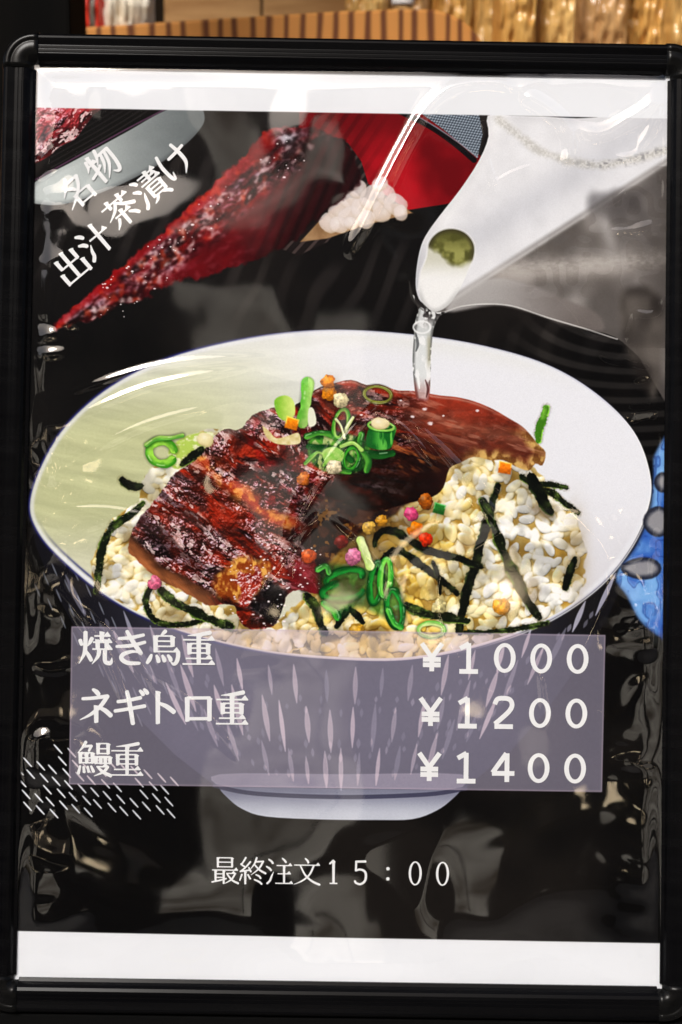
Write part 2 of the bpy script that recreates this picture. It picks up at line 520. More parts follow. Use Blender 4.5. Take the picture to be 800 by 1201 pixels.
        # rows of dashes on the dark cloth at the left
        for r in range(7):
            for k in range(16):
                x = 8 + k * 15 + r * 4 + rs.rand() * 3; y = 862 + r * 15.5 + k * 4.2 - r * 1.5
                if y > 956 or x > 205 or y < 868 or rs.rand() < .12 or (r < 2 and x < 60):
                    continue
                self.stroke([(x - 4.5, y - 5), (x + 4.5, y + 5)], 2.2, rgb(232, 236, 246), .9 if x < 84 else .8, .3, .6, 1)
        for r in range(4):
            for k in range(9):
                x = 44 + k * 15 + r * 10; y = 690 + k * 19 - r * 12 + 3 * rs.rand()
                if y > 850 or y < 655:
                    continue
                self.stroke([(x - 3, y - 7), (x + 3, y + 7)], 2.0, rgb(176, 182, 196), .5, .5, .7, 1)
        # inside
        def inside(x, y, d):
            left = sstep(520, 150, x)
            c = mixc(rgb(230, 232, 240), rgb(214, 216, 198), sstep(.15, 1, left))
            g = sstep(395, 520, y) * left
            c = mixc(c, rgb(172, 176, 128), g * .62)
            c = mixc(c, rgb(216, 216, 198), sstep(590, 680, y) * left * .8)
            c = mixc(c, rgb(196, 194, 200), sstep(560, 700, y) * sstep(600, 720, x) * .5)
            # brighter just below the rim at the top
            c = mixc(c, rgb(226, 228, 226), sstep(-34, -4, d) * sstep(470, 400, y) * .7)
            # long soft streaks of glaze on the olive side
            n = fbm((x * .94 + y * .34) / 70, (y * .94 - x * .34 + .0006 * x * x) / 9, 3, 4)
            c = c * (1 + .16 * (n - .5) * left)[..., None]
            c = mixc(c, rgb(238, 240, 246), sstep(-9, -2, d) * .55)
            return np.clip(c, 0, 1)
        self.fill(BOWL, inside, 1, .8)
        # rim lines
        P = np.concatenate([BOWL, BOWL[:1]])
        sl = self.wpts(BOWL, 8)
        d = self.sdf(BOWL, sl)
        X, Y = self.X[sl], self.Y[sl]
        left = sstep(420, 220, X) * sstep(360, 470, Y + 0 * X + 60)
        self.put(sl, rgb(40, 42, 96), np.exp(-((d + .2) / 1.6) ** 2) * (.25 + .75 * left) * .9 * sstep(760, 700, X))
        lowl = sstep(600, 680, Y) * sstep(540, 240, X)
        self.put(sl, rgb(226, 230, 240), np.exp(-((d + 4.4) / 1.8) ** 2) * (.35 + .65 * lowl))
        self.put(sl, rgb(62, 66, 120), np.exp(-((d + 8.6) / 1.6) ** 2) * lowl * .8)
        self.put(sl, rgb(225, 228, 236), np.exp(-((d - 1.2) / 1.2) ** 2) * sstep(560, 640, Y) * sstep(500, 640, X) * .8)

    def rice(self):
        rs = self.rs
        sl = self.wpts(BOWL, 8)
        BOWL_IN = np.zeros((self.h, self.w), np.float32)
        BOWL_IN[sl] = sstep(-2.5, -4.5, self.sdf(BOWL, sl))
        right = np.array([(438, 600), (470, 588), (505, 582), (524, 558), (545, 532), (570, 534), (600, 543), (622, 552), (640, 570), (660, 590),
                          (676, 612), (684, 645), (680, 688), (668, 710), (640, 729), (600, 745), (556, 758), (480, 772), (400, 772), (330, 767),
                          (290, 760), (330, 730), (372, 690), (372, 640), (400, 610)], float)
        left = np.array([(166, 590), (172, 560), (186, 548), (206, 540), (224, 520), (240, 508), (262, 506), (240, 540), (206, 562), (168, 620), (156, 646),
                         (180, 676), (214, 694), (248, 712), (276, 716), (290, 738), (330, 735), (372, 700), (372, 745), (330, 766), (250, 752), (190, 734), (140, 708), (112, 690), (112, 650), (132, 612)], float)

        def bed(x, y, d):
            n = fbm(x / 16, y / 16, 3, 2)
            c = mixc(rgb(146, 122, 52), rgb(205, 186, 122), sstep(.3, .7, n))
            return mixc(c, rgb(60, 48, 24), sstep(.55, .75, fbm(x / 24 + 5, y / 24, 3, 4)) * .75)
        self.fill(right, bed, BOWL_IN, 3)
        self.fill(left, lambda x, y, d: mixc(rgb(190, 182, 140), rgb(232, 228, 206), fbm(x / 14, y / 14, 3, 2)), BOWL_IN, 3)

        def inside(P, x, y):
            c = False
            for (ax, ay), (bx, by) in zip(P, np.roll(P, -1, 0)):
                if (ay > y) != (by > y) and x < (bx - ax) * (y - ay) / (by - ay) + ax:
                    c = not c
            return c
        # sticky grains: one merged relief per heap, lit softly
        for P, n, pal in ((right, 820, 0), (left, 300, 1)):
            sl = self.wpts(P, 16)
            X, Y = self.X[sl], self.Y[sl]
            H = 1.0 + 4.5 * fbm(X / 24, Y / 24, 2, 2).astype(np.float32)
            col = mixc(rgb(188, 158, 84), rgb(226, 216, 180), fbm(X / 12, Y / 12, 2, 1))
            wsum = np.zeros(X.shape, np.float32)
            x0, y0 = P.min(0); x1, y1 = P.max(0)
            cnt = 0
            while cnt < n:
                x, y = x0 + rs.rand() * (x1 - x0), y0 + rs.rand() * (y1 - y0)
                if not inside(P, x, y):
                    continue
                cnt += 1
                v = float(fbm(np.float32([[x / 34]]), np.float32([[y / 34]]), 3, 3)[0, 0])
                if pal == 0:
                    white = np.clip((x - 480) / 80, 0, 1) * .78 + .26
                else:
                    white = .86
                m = np.clip(white + (v - .5) * 1.7 + (rs.rand() - .5) * .5, 0, 1)
                c = (rgb(232, 204, 120) * (1 - m) + rgb(240, 240, 236) * m) * (.9 + .1 * rs.rand())
                a = 8 + 4.5 * rs.rand(); b = a * (.46 + .16 * rs.rand()); th = rs.rand() * math.pi
                s2 = self.win(x - a, y - a, x + a, y + a)
                r0, c0 = s2[0].start - sl[0].start, s2[1].start - sl[1].start
                r1, c1 = s2[0].stop - sl[0].start, s2[1].stop - sl[1].start
                r0c, c0c = max(r0, 0), max(c0, 0)
                w_ = (slice(r0c, min(r1, X.shape[0])), slice(c0c, min(c1, X.shape[1])))
                xs, ys = X[w_] - np.float32(x), Y[w_] - np.float32(y)
                ca, sa = math.cos(th), math.sin(th)
                u, q = xs * ca + ys * sa, -xs * sa + ys * ca + .035 * (xs * ca + ys * sa) ** 2 * (rs.rand() - .5)
                r2 = (u / a) ** 2 + (q / b) ** 2
                hn = np.where(r2 < 1, 5.5 * rs.rand() + b * 1.15 * np.sqrt(np.clip(1 - r2, 0, 1)), -50)
                k = np.clip((hn - H[w_]) / 2.0 * .5 + .5, 0, 1)
                H[w_] = np.where(hn > -49, H[w_] * (1 - k) + hn * k + 2.0 * k * (1 - k) * .5, H[w_])
                k = np.where(hn > -49, k, 0)[..., None]
                col[w_] = col[w_] * (1 - k) + c * k
            g = H.copy()
            for it in range(3):
                n2 = 4 * (it + 1)
                for ax in (0, 1):
                    g = (2 * g + np.roll(g, n2, ax) + np.roll(g, -n2, ax)) / 4
            occ = np.clip((H - g) / 4.5 + .62, 0, 1)
            base = mixc(col * rgb(232, 216, 176), col, sstep(.05, .7, occ))
            shaded = self.relief(sl, H, base, spec=.9, light=(-.3, -.7, .8), k=.36, spow=40, tint=rgb(255, 255, 252), amb=.72)
            shaded = shaded * (.87 + .13 * sstep(.0, .5, occ))[..., None]
            shaded = shaded * (.74 + .26 * sstep(.3, .62, fbm(X / 24, Y / 24, 3, 5)))[..., None]
            tone = fbm(X / 30 + 4, Y / 30, 3, 1)
            shaded = shaded * mixc(rgb(255, 255, 255), rgb(246, 234, 180), sstep(.42, .68, tone) * (.7 * sstep(640, 520, X) + .12 if pal == 0 else .3 + 0 * X))
            for ax in (0, 1):
                shaded = (3 * shaded + np.roll(shaded, 1, ax) + np.roll(shaded, -1, ax)) / 5
            d = self.sdf(P, sl)
            self.put(sl, np.clip(shaded * 1.04, 0, 1), sstep(1.5, -1.5, d + 9 * (fbm(X / 11, Y / 11, 2, 3) - .5) - 3) * BOWL_IN[sl])
        for (x, y, rx, ry, al) in ((520, 690, 26, 10, .5), (548, 640, 9, 22, .4), (600, 660, 10, 26, .35), (470, 690, 30, 16, .5), (640, 600, 20, 12, .5), (625, 690, 10, 18, .4), (575, 620, 8, 20, .4),
                                   (150, 640, 8, 24, .4), (205, 722, 22, 8, .4), (440, 740, 24, 8, .5), (345, 742, 14, 10, .45), (500, 560, 16, 10, .4)):
            sl = self.win(x - 2 * rx, y - 2 * ry, x + 2 * rx, y + 2 * ry)
            X, Y = self.X[sl], self.Y[sl]
            q = np.exp(-((X - x) / rx) ** 2 - ((Y - y) / ry) ** 2)
            self.put(sl, rgb(88, 62, 24), al * .8 * sstep(.2, .8, q * (.4 + 1.1 * fbm(X / 9, Y / 9, 3, 3))))
        sl = self.win(640, 560, 700, 740)
        X, Y = self.X[sl], self.Y[sl]
        self.put(sl, rgb(120, 92, 40), .55 * np.exp(-((X - 676) / 13) ** 2 - ((Y - 650) / 48) ** 2) * (.4 + .6 * fbm(X / 9, Y / 9, 2, 3)))
        # shaded depth of the printed rice below the fish
        sl = self.win(360, 560, 560, 720)
        X, Y = self.X[sl], self.Y[sl]
        self.put(sl, rgb(52, 34, 18), .62 * np.exp(-((X - 430) / 66) ** 2 - ((Y - 612) / 40) ** 2))
        self.put(sl, rgb(60, 40, 18), .5 * np.exp(-((X - 400) / 44) ** 2 - ((Y - 668) / 44) ** 2))

    def eel(self):
        # dark underside between the pieces
        und = spline([(340, 560), (372, 540), (430, 545), (500, 560), (510, 578), (476, 592), (462, 604), (430, 620), (405, 640), (385, 662), (372, 690), (350, 690), (345, 640)], True, 5)

        def dark(x, y, d):
            n = fbm(x / 12, y / 12, 4, 5)
            c = mixc(rgb(20, 10, 10), rgb(64, 34, 22), sstep(.4, .7, n))
            c = mixc(c, rgb(150, 108, 52), sstep(.62, .76, fbm(x / 7 + 4, y / 7, 3, 2)) * .7)
            return mixc(c, rgb(92, 84, 88), sstep(.5, .7, fbm(x / 50, y / 30, 2, 1)) * .25)
        self.fill(und, dark, .96, 3)
        # rear piece
        R = spline(EEL_REAR, True, 3)
        sl, d, c, X, Y = self.fish_skin(R, 2, .25, rgb(128, 44, 28), rgb(64, 20, 13), fleck=.6, fs=2.2, spow=40, lo=.1)
        # smooth brown glaze on the right half, pale meaty edge at the end
        sm = sstep(455, 510, X)
        g = mixc(rgb(146, 62, 44), rgb(98, 48, 34), sstep(470, 520, Y + 12 * (fbm(X / 30, Y / 30, 2, 1) - .5)))
        g = mixc(g, rgb(190, 150, 128), np.exp(-((Y - (486 + .24 * (X - 480))) / 9) ** 2) * .5 * fbm(X / 18, Y / 8, 3, 3))
        g = mixc(g, rgb(54, 24, 22), sstep(500, 540, Y - .22 * (X - 500)) * .8)
        g = g * (.8 + .4 * fbm(X / 10, Y / 5, 3, 3))[..., None]
        c = mixc(c, g, sm * .85)
        e = sstep(-16, -3, d + 9 * (fbm(X / 9, Y / 9, 3, 2) - .5)) * sstep(552, 590, X + .6 * (Y - 500)) * sstep(498, 516, Y)
        c = mixc(c, mixc(rgb(118, 82, 44), rgb(206, 172, 112), sstep(.3, .7, fbm(X / 7, Y / 9, 3, 1))), e)
        lowr = sstep(505, 545, Y - .1 * (X - 450)) * sstep(560, 500, X)
        c = mixc(c, c * .4, lowr)
        cs = sstep(.5, .72, fbm((X + .5 * Y) / 22, (Y - .5 * X) / 6, 3, 2)) * np.exp(-((X - 478) / 42) ** 2 - ((Y - 532) / 22) ** 2)
        c = mixc(c, rgb(168, 104, 58), cs * .85)
        c = mixc(c, rgb(196, 150, 132), sstep(.55, .8, fbm((X + .3 * Y) / 30, (Y - .3 * X) / 5, 3, 4)) * .4 * sstep(520, 500, Y - .2 * (X - 480)) * sstep(460, 500, X))
        c = mixc(c, rgb(232, 204, 196), sstep(.6, .7, fbm(X / 9, Y / 4, 3, 1)) * .5 * np.exp(-((X - 440) / 46) ** 2 - ((Y - 478) / 20) ** 2))
        c = mixc(c, rgb(226, 206, 196), sstep(-5, -2, d) * sstep(-.4, -2, d) * sstep(500, 470, Y) * .35)
        self.put(sl, c, sstep(1.0, -1.0, d))
        # gleams on the rear piece
        for (x, y, r) in ((498, 480, 3.2), (505, 497, 4), (520, 488, 2), (560, 482, 2.4), (470, 470, 2), (484, 489, 2.6), (432, 470, 3), (424, 487, 2.2)):
            self.put_gleam(x, y, r)
        # front piece
        F = spline(EEL_FRONT, True, 3)
        sl, d, c, X, Y = self.fish_skin(F, 0, .62, rgb(138, 40, 20), rgb(60, 16, 9), fleck=1.0, fs=1.15, spow=17, lo=-.02)
        c = mixc(c, rgb(20, 8, 10), sstep(.5, .72, fbm((X * .8 + Y * .6) / 50, (Y * .8 - X * .6) / 10, 3, 4)) * .55)
        # glossy amber strip between the two fillets
        P = spline([(236, 538), (262, 562), (292, 586), (320, 606), (352, 618)], False, 5)
        dl, u, sdl, L = self.line(P, sl)
        band = np.exp(-(dl / (8 + 5 * fbm(X / 14, Y / 14, 2, 2))) ** 2)
        am = mixc(rgb(168, 62, 26), rgb(240, 160, 84), sstep(.35, .7, fbm(X / 8, Y / 8, 3, 1)))
        c = mixc(c, am, band * .85 * sstep(.25, .6, fbm(X / 16 + 2, Y / 16, 2, 5)))
        # meat showing at the torn front
        P = spline([(252, 684), (262, 668), (280, 655), (300, 655), (318, 664), (310, 682), (300, 700), (268, 704), (254, 696)], True, 4)
        dm = self.sdf(P, sl) + 10 * (fbm(X / 9, Y / 9, 3, 3) - .5)
        mt = mixc(rgb(140, 70, 26), rgb(232, 178, 96), sstep(.35, .7, fbm(X / 6, Y / 8, 3, 2)))
        c = mixc(c, mt, sstep(5, -5, dm) * .9)
        # brown skin edge along the lower left
        P = spline([(146, 640), (178, 672), (212, 692), (250, 712), (285, 722)], False, 5)
        dl, u, sdl, L = self.line(P, sl)
        sk = mixc(rgb(58, 34, 24), rgb(142, 92, 60), sstep(22, 4, dl + 6 * fbm(X / 20, Y / 8, 2, 2)))
        sk = sk * (.75 + .5 * fbm((X + Y) / 26, (Y - X) / 7, 3, 1))[..., None]
        c = mixc(c, sk, sstep(19, 13, dl + 7 * (fbm(X / 12, Y / 12, 2, 2) - .5)) * sstep(262, 240, X))
        # charred black tail and the shaded right side
        ch = sstep(14, -6, np.hypot((X - 318) * .85, (Y - 710) * .9) - 19 + 22 * (fbm(X / 8, Y / 8, 3, 4) - .5))
        c = mixc(c, mixc(rgb(10, 9, 11), rgb(54, 50, 54), sstep(.5, .8, fbm(X / 5, Y / 9, 3, 5))), ch * .92)
        c = mixc(c, rgb(26, 12, 14), sstep(325, 368, X) * sstep(560, 600, Y) * sstep(668, 640, Y) * .72)
        c = mixc(c, mixc(rgb(84, 16, 24), rgb(150, 40, 52), fbm(X / 9, Y / 9, 3, 2)), sstep(330, 350, X) * sstep(648, 668, Y) * .8)
        c = mixc(c, rgb(150, 20, 22), sstep(.5, .85, fbm(X / 13, Y / 13, 3, 5)) * sstep(280, 300, X) * sstep(640, 600, Y + 0 * X) * .55)
        self.put(sl, np.clip(c, 0, 1), sstep(1.0, -1.0, d + 2.5 * (fbm(X / 5, Y / 5, 2, 1) - .5)))
        red = spline([(284, 694), (276, 682), (282, 670), (296, 674), (300, 664), (308, 676), (304, 692), (296, 700), (290, 712), (280, 708)], True, 3)
        sl2 = self.wpts(red, 5); dd = self.sdf(red, sl2); X, Y = self.X[sl2], self.Y[sl2]
        rc = self.relief(sl2, 6 * fbm(X / 5, Y / 5, 3, 2), mixc(rgb(96, 12, 16), rgb(180, 60, 36), fbm(X / 8, Y / 8, 2, 3)), k=.5, spow=22)
        self.put(sl2, rc, .9 * sstep(2, -2, dd + 5 * (fbm(X / 6, Y / 6, 3, 4) - .5)))
        rs = np.random.RandomState(8)
        for k in range(150):
            x, y = 270 + rs.rand() * 120, 640 + rs.rand() * 95
            if (x - 330) * .4 + y < 640:
                continue
            if 255 < x < 378 and y < 735 and (x < 335 or y < 695):
                self.put_gleam(x, y, .8 + rs.rand() * 1.3)

    def put_gleam(self, x, y, r):
        sl = self.win(x - 3 * r, y - 3 * r, x + 3 * r, y + 3 * r)
        X, Y = self.X[sl], self.Y[sl]
        q = np.hypot((X - x) * .8 + (Y - y) * .3, (Y - y) * 1.2 - (X - x) * .2)
        self.put(sl, rgb(245, 234, 238), .85 * sstep(r, r * .3, q + r * .6 * (fbm(X / 2, Y / 2, 2, 2) - .5)))

    def toppings(self):
        G, g, lime, pale = rgb(32, 92, 36), rgb(92, 158, 66), rgb(158, 196, 106), rgb(228, 232, 200)
        dk = rgb(10, 62, 24)
        for pts, w, tone in NORI:
            self.nori(pts, w * 1.2, tone)
        # curl at the left rim of the rice
        self.fill(spline([(198, 528), (214, 514), (232, 508), (250, 508), (246, 520), (232, 534), (214, 548), (202, 548)], True, 4),
                  lambda x, y, d: mixc(rgb(176, 200, 104), rgb(232, 236, 196), sstep(.35, .65, fbm(x / 7, y / 5, 3, 1))), 1, 1.5)
        self.ring(190, 531, 15, 13, .3, 11, rgb(62, 138, 34), rgb(150, 204, 86), .4, 5.7)
        self.onion([(172, 522), (184, 515), (200, 514), (214, 511)], 6, lime, g)
        self.grain(241, 516, 10, 8, .4, rgb(236, 226, 180), .7)
        self.nori([(214, 545), (226, 536), (236, 528)], 10, 1)
        # heap on top of the fish
        self.onion([(355, 496), (358, 478), (360, 462), (361, 450)], 15, rgb(104, 176, 70), rgb(170, 214, 124))
        self.fill(spline([(362, 480), (368, 480), (371, 497), (362, 500)], True, 3), rgb(232, 234, 214), 1, 1)
        self.fill(spline([(322, 470), (334, 464), (344, 470), (346, 486), (336, 494), (326, 488)], True, 4),
                  lambda x, y, d: mixc(rgb(120, 176, 56), rgb(206, 226, 132), sstep(322, 346, x + 4 * fbm(x / 5, y / 5, 2, 1))), 1, 1)
        self.cube(342, 497, 9, .3, rgb(240, 142, 34))
        self.fill(spline([(308, 500), (316, 506), (324, 514), (336, 512), (350, 508), (352, 520), (336, 522), (322, 520), (312, 512)], True, 4),
                  lambda x, y, d: mixc(rgb(196, 180, 120), rgb(238, 228, 190), fbm(x / 5, y / 5, 2, 3)), 1, 1)
        self.fill(spline([(364, 514), (384, 508), (404, 508), (430, 518), (434, 536), (424, 552), (398, 556), (374, 550), (362, 536)], True, 4),
                  lambda x, y, d: mixc(mixc(rgb(18, 74, 26), rgb(96, 170, 66), sstep(.3, .7, fbm(x / 8, y / 8, 3, 2))), rgb(214, 226, 160), sstep(.55, .75, fbm(x / 6 + 4, y / 9, 3, 4)) * .8), .9, 2.5)
        self.onion([(360, 512), (376, 508), (392, 512), (402, 522), (398, 530)], 8, G, g)
        self.onion([(358, 544), (366, 536), (374, 530), (384, 536), (380, 546)], 5, g, lime)
        self.onion([(362, 524), (378, 526), (398, 530), (412, 540)], 9, dk, G)
        self.ring(400, 497, 8, 17, .25, 5, rgb(56, 140, 40), lime)
        self.onion([(402, 512), (408, 500), (414, 490)], 4.5, pale, rgb(206, 214, 150))
        self.onion([(394, 492), (400, 500), (404, 514)], 3.5, pale, rgb(214, 220, 160))
        self.fill(spline([(433, 502), (446, 496), (464, 500), (462, 514), (458, 526), (444, 528), (430, 522)], True, 4),
                  lambda x, y, d: mixc(rgb(24, 96, 38), rgb(104, 182, 84), sstep(.35, .7, fbm(x / 4, y / 16, 3, 2)) * sstep(432, 450, x)), 1, 1)
        self.ring(447, 500, 15, 5, .12, 3.5, rgb(126, 200, 90), lime)
        self.grain(446, 497, 11, 7, .1, rgb(240, 226, 184), .7)
        self.onion([(430, 532), (444, 534), (460, 532)], 10, dk, G)
        self.ring(412, 538, 9, 14, .3, 6, dk, rgb(72, 160, 54))
        self.onion([(424, 510), (422, 524), (432, 540), (430, 552)], 8, G, g)
        self.onion([(386, 548), (398, 552), (410, 554)], 6, G, g)
        self.onion([(400, 524), (414, 520), (424, 528)], 5, rgb(178, 220, 120), lime)
        self.fill(spline([(378, 530), (392, 524), (404, 532), (398, 544), (384, 546)], True, 4),
                  lambda x, y, d: mixc(rgb(128, 190, 80), rgb(216, 230, 160), fbm(x / 6, y / 6, 2, 2)), .95, 1.2)
        self.ring(443, 463, 16, 9.5, .12, 4, rgb(96, 92, 40), rgb(142, 148, 74))
        # loops at the lower middle
        self.fill(spline([(374, 668), (396, 662), (424, 668), (446, 660), (470, 690), (472, 730), (450, 724), (420, 712), (394, 726), (376, 704)], True, 4),
                  lambda x, y, d: mixc(mixc(rgb(8, 40, 18), rgb(24, 104, 46), sstep(.3, .7, fbm(x / 8, y / 12, 3, 2))), rgb(90, 160, 80), sstep(.6, .78, fbm(x / 5 + 4, y / 11, 3, 4)) * .7), .6, 5)
        self.ring(404, 678, 22, 9, -.25, 9, dk, rgb(40, 140, 60), 2.6, 6.6)
        self.ring(402, 694, 24, 10, -.1, 9, dk, rgb(34, 128, 54), .2, 4.4)
        self.onion([(380, 708), (392, 716), (396, 724)], 10, rgb(14, 84, 32), rgb(70, 168, 60))
        self.ring(441, 684, 7, 24, .12, 8, dk, rgb(40, 140, 56))
        self.ring(452, 678, 6, 22, .08, 7, rgb(50, 150, 52), rgb(134, 210, 96))
        self.ring(463, 714, 9, 22, -.15, 8, dk, rgb(44, 150, 64))
        self.onion([(456, 716), (462, 730), (470, 736)], 8, rgb(30, 120, 44), rgb(100, 190, 84))
        self.onion([(373, 668), (382, 664), (386, 672)], 8, G, rgb(96, 180, 84))
        self.onion([(434, 664), (428, 648), (423, 634)], 12, rgb(190, 220, 130), rgb(222, 238, 178))
        self.ring(506, 739, 15, 8, .0, 6, rgb(120, 190, 90), rgb(206, 230, 160))
        for x, y, r, c in ((386, 461, 9.5, rgb(236, 150, 40)), (385, 448, 9, rgb(232, 142, 36)), (400, 470, 10, rgb(234, 220, 176)),
                           (392, 548, 9.5, rgb(240, 226, 190)), (414, 653, 10.5, rgb(232, 142, 178)), (483, 604, 9.5, rgb(218, 84, 132)),
                           (499, 588, 10, rgb(168, 94, 28)), (487, 622, 9.5, rgb(226, 128, 22)), (499, 632, 9, rgb(216, 62, 28)),
                           (447, 611, 8, rgb(206, 150, 54)), (433, 619, 8.5, rgb(206, 166, 84)), (588, 712, 10.5, rgb(240, 172, 64)),
                           (515, 711, 9, rgb(226, 214, 160)), (356, 562, 8, rgb(206, 120, 54)), (362, 652, 9, rgb(206, 96, 46)),
                           (400, 636, 8, rgb(120, 30, 24)), (182, 684, 9, rgb(222, 120, 150)), (418, 740, 9, rgb(206, 160, 60))):
            self.ball(x, y, r, c)
        self.cube(592, 549, 9, .2, rgb(238, 132, 40))
        self.cube(515, 597, 8, .3, rgb(38, 112, 44))

    def pot(self):
        P = spline(TEAPOT, True, 3)

        def glaze(x, y, d):
            seam = y - (372 - (x - 500) * .0) + (x - 505) * .66      # the spout ridge runs up to the right
            up = sstep(10, -6, y - (352 - (x - 525) * .64))
            c = mixc(rgb(126, 122, 120), rgb(226, 227, 232), up)
            bodyn = fbm(x / 60, y / 60, 3, 2)
            low = mixc(rgb(98, 94, 92), rgb(168, 164, 162), sstep(.3, .7, bodyn))
            low = mixc(low, rgb(178, 172, 168), np.exp(-((y - (322 - .06 * (x - 580))) / 13) ** 2) * sstep(560, 590, x) * .7)
            low = mixc(low, rgb(60, 56, 56), sstep(700, 790, x) * .5 + 0 * y)
            c = mixc(low, c, up)
            c = mixc(c, rgb(186, 188, 196), up * .5 * np.exp(-((y - (300 - (x - 525) * .64)) / 26) ** 2))
            c = mixc(c, rgb(244, 245, 248), up * .8 * np.exp(-((x - (560 - (y - 180) * .55)) / 13) ** 2) * sstep(290, 250, y))
            # light grey lip below the ridge
            c = mixc(c, rgb(214, 213, 214), np.exp(-((y - (352 - (x - 525) * .64) - 4) / 3.0) ** 2) * .6)
            sh = sstep(-1, -12, d) * 1.0
            c = c * (.95 + .05 * sh)[..., None]
            return c * (.97 + .06 * fbm(x / 20, y / 20, 2, 4))[..., None]
        self.fill(P, glaze, 1, .9)
        # underside of the body facing the bowl is paler at left, brown at right
        self.fill(spline([(524, 366), (545, 340), (580, 326), (620, 334), (660, 350), (700, 368), (706, 388), (660, 380), (620, 366), (580, 358)], True, 4),
                  lambda x, y, d: mixc(rgb(184, 182, 182), rgb(116, 110, 108), sstep(560, 690, x)), .8, 3)
        # lid seam: a sparkling grey-gold band
        Q = spline([(585, 140), (598, 152), (616, 166), (640, 180), (670, 190), (705, 194), (740, 188), (790, 174)], False, 5)
        sl = self.wpts(Q, 16)
        d, u, sd, L = self.line(Q, sl)
        X, Y = self.X[sl], self.Y[sl]
        n = fbm(X / 2.0, Y / 2.0, 3, 3)
        c = mixc(rgb(150, 146, 134), rgb(206, 203, 194), sstep(.3, .75, n))
        c = mixc(c, rgb(52, 50, 48), sstep(.55, .75, fbm(X / 5, Y / 4, 2, 1)) * sstep(.3, .7, u / L) * .8)
        self.put(sl, c, .42 * sstep(9, 0, d + 4 * (fbm(X / 9, Y / 9, 2, 2) - .5)))
        # pot belly to the right: painted flowers as grey line work
        sl = self.win(560, 200, 800, 400)
        X, Y = self.X[sl], self.Y[sl]
        body = self.sdf(P, sl)
        below = sstep(-4, 14, Y - (352 - (X - 525) * .64))
        msk = sstep(-1, -6, body) * below
        w = fbm(X / 36 + 2, Y / 30, 2, 4)
        blot = sstep(.30, .36, np.abs(np.sin(w * 9)) * .5) * .5
        self.put(sl, rgb(92, 86, 82), .42 * msk * sstep(.1, .9, blot) * sstep(600, 640, X) * sstep(370, 330, Y))
        self.put(sl, rgb(186, 182, 178), .5 * msk * np.exp(-((Y - (316 - .07 * (X - 600))) / 11) ** 2) * sstep(560, 600, X) * (.5 + fbm(X / 5, Y / 3, 2, 2)))
        self.put(sl, rgb(206, 204, 204), .45 * msk * np.exp(-((X - 706 - .3 * (Y - 250)) / 9) ** 2) * sstep(330, 270, Y))
        self.put(sl, rgb(52, 48, 46), .4 * msk * sstep(720, 790, X))
        self.fill(spline([(726, 350), (744, 336), (764, 340), (778, 360), (776, 430), (768, 466), (752, 452), (734, 410)], True, 4),
                  lambda x, y, d: mixc(rgb(40, 36, 34), rgb(132, 126, 120), sstep(.25, .8, fbm(x / 30, y / 40, 2, 3)) * .7), .8, 7)
        # dark shoulder at the far right
        sl = self.win(640, 180, 800, 300)
        X, Y = self.X[sl], self.Y[sl]
        self.put(sl, rgb(50, 47, 48), .55 * sstep(.35, .8, fbm(X / 34, Y / 40, 2, 1)) * sstep(196, 214, Y + .12 * (X - 700)) * sstep(652, 690, X) * sstep(290, 240, Y))
        # mouth of the spout
        M = spline([(500, 302), (503, 284), (514, 272), (530, 268), (546, 273), (556, 286), (556, 302), (549, 318), (540, 338), (526, 358), (510, 366), (497, 358), (491, 340), (493, 320)], True, 5)

        def mouth(x, y, d):
            c = mixc(rgb(84, 84, 46), rgb(150, 150, 96), sstep(.3, .7, fbm(x / 12, y / 12, 3, 2)) * sstep(266, 300, y))
            c = mixc(c, rgb(66, 62, 44), sstep(-8, -1, d) * sstep(316, 300, y) * .8)
            m = sstep(5, -5, (296 + .0 * x) + 12 * np.abs(np.sin((x - 512) / 13)) * sstep(500, 530, x) + (x - 520) * .34 - y + 6 * (fbm(x / 9, y / 9, 2, 3) - .5))
            c = mixc(c, mixc(rgb(202, 202, 190), rgb(238, 239, 240), sstep(300, 330, y)), m)
            return c * (1 - .16 * sstep(-7, -1, d) * sstep(330, 352, y))[..., None]
        self.fill(M, mouth, 1, 1)
        self.stroke([(491, 340), (493, 320), (500, 302), (503, 284), (514, 272), (530, 268), (546, 273), (556, 286), (556, 302), (548, 320)], 2.4, rgb(232, 233, 236), .6)
        self.stroke([(505, 368), (522, 366), (540, 360), (566, 357), (600, 359), (640, 372), (690, 387), (724, 398)], 1.8, rgb(232, 231, 230), .6)
        # poured broth
        W = spline([(484, 346), (490, 362), (487, 378), (485, 400), (484, 430), (488, 466), (494, 470), (503, 468), (505, 440), (506, 410), (509, 385),
                    (516, 371), (524, 366), (508, 366), (496, 356)], True, 4)

        def water(x, y, d):
            e = sstep(-4.5, -.6, d)
            c = mixc(rgb(216, 220, 222), rgb(110, 112, 112), e)
            n = fbm(x / 6, y / 10, 3, 4)
            c = mixc(c, rgb(238, 240, 242), sstep(.45, .65, n))
            c = mixc(c, rgb(26, 22, 22), sstep(388, 366, y) * sstep(.4, .6, fbm(x / 5, y / 7, 2, 2)) * .85)
            c = mixc(c, rgb(150, 146, 120), np.exp(-((x - 503) / 2.6) ** 2) * sstep(388, 400, y) * sstep(440, 420, y) * .6)
            c = mixc(c, rgb(122, 52, 46), sstep(440, 462, y) * (.35 + .4 * e))
            return c
        self.fill(W, water, .94, .8)
        self.ring_line(495, 384, 10, 7, rgb(236, 238, 240))
        self.stroke([(488, 392), (490, 404), (488, 412)], 3.5, rgb(64, 66, 68), .7, .6)
        self.stroke([(499, 446), (502, 456), (500, 466)], 3, rgb(66, 28, 28), .7, .6)
        self.stroke([(490, 440), (492, 456)], 3, rgb(244, 246, 248), .9, .6)
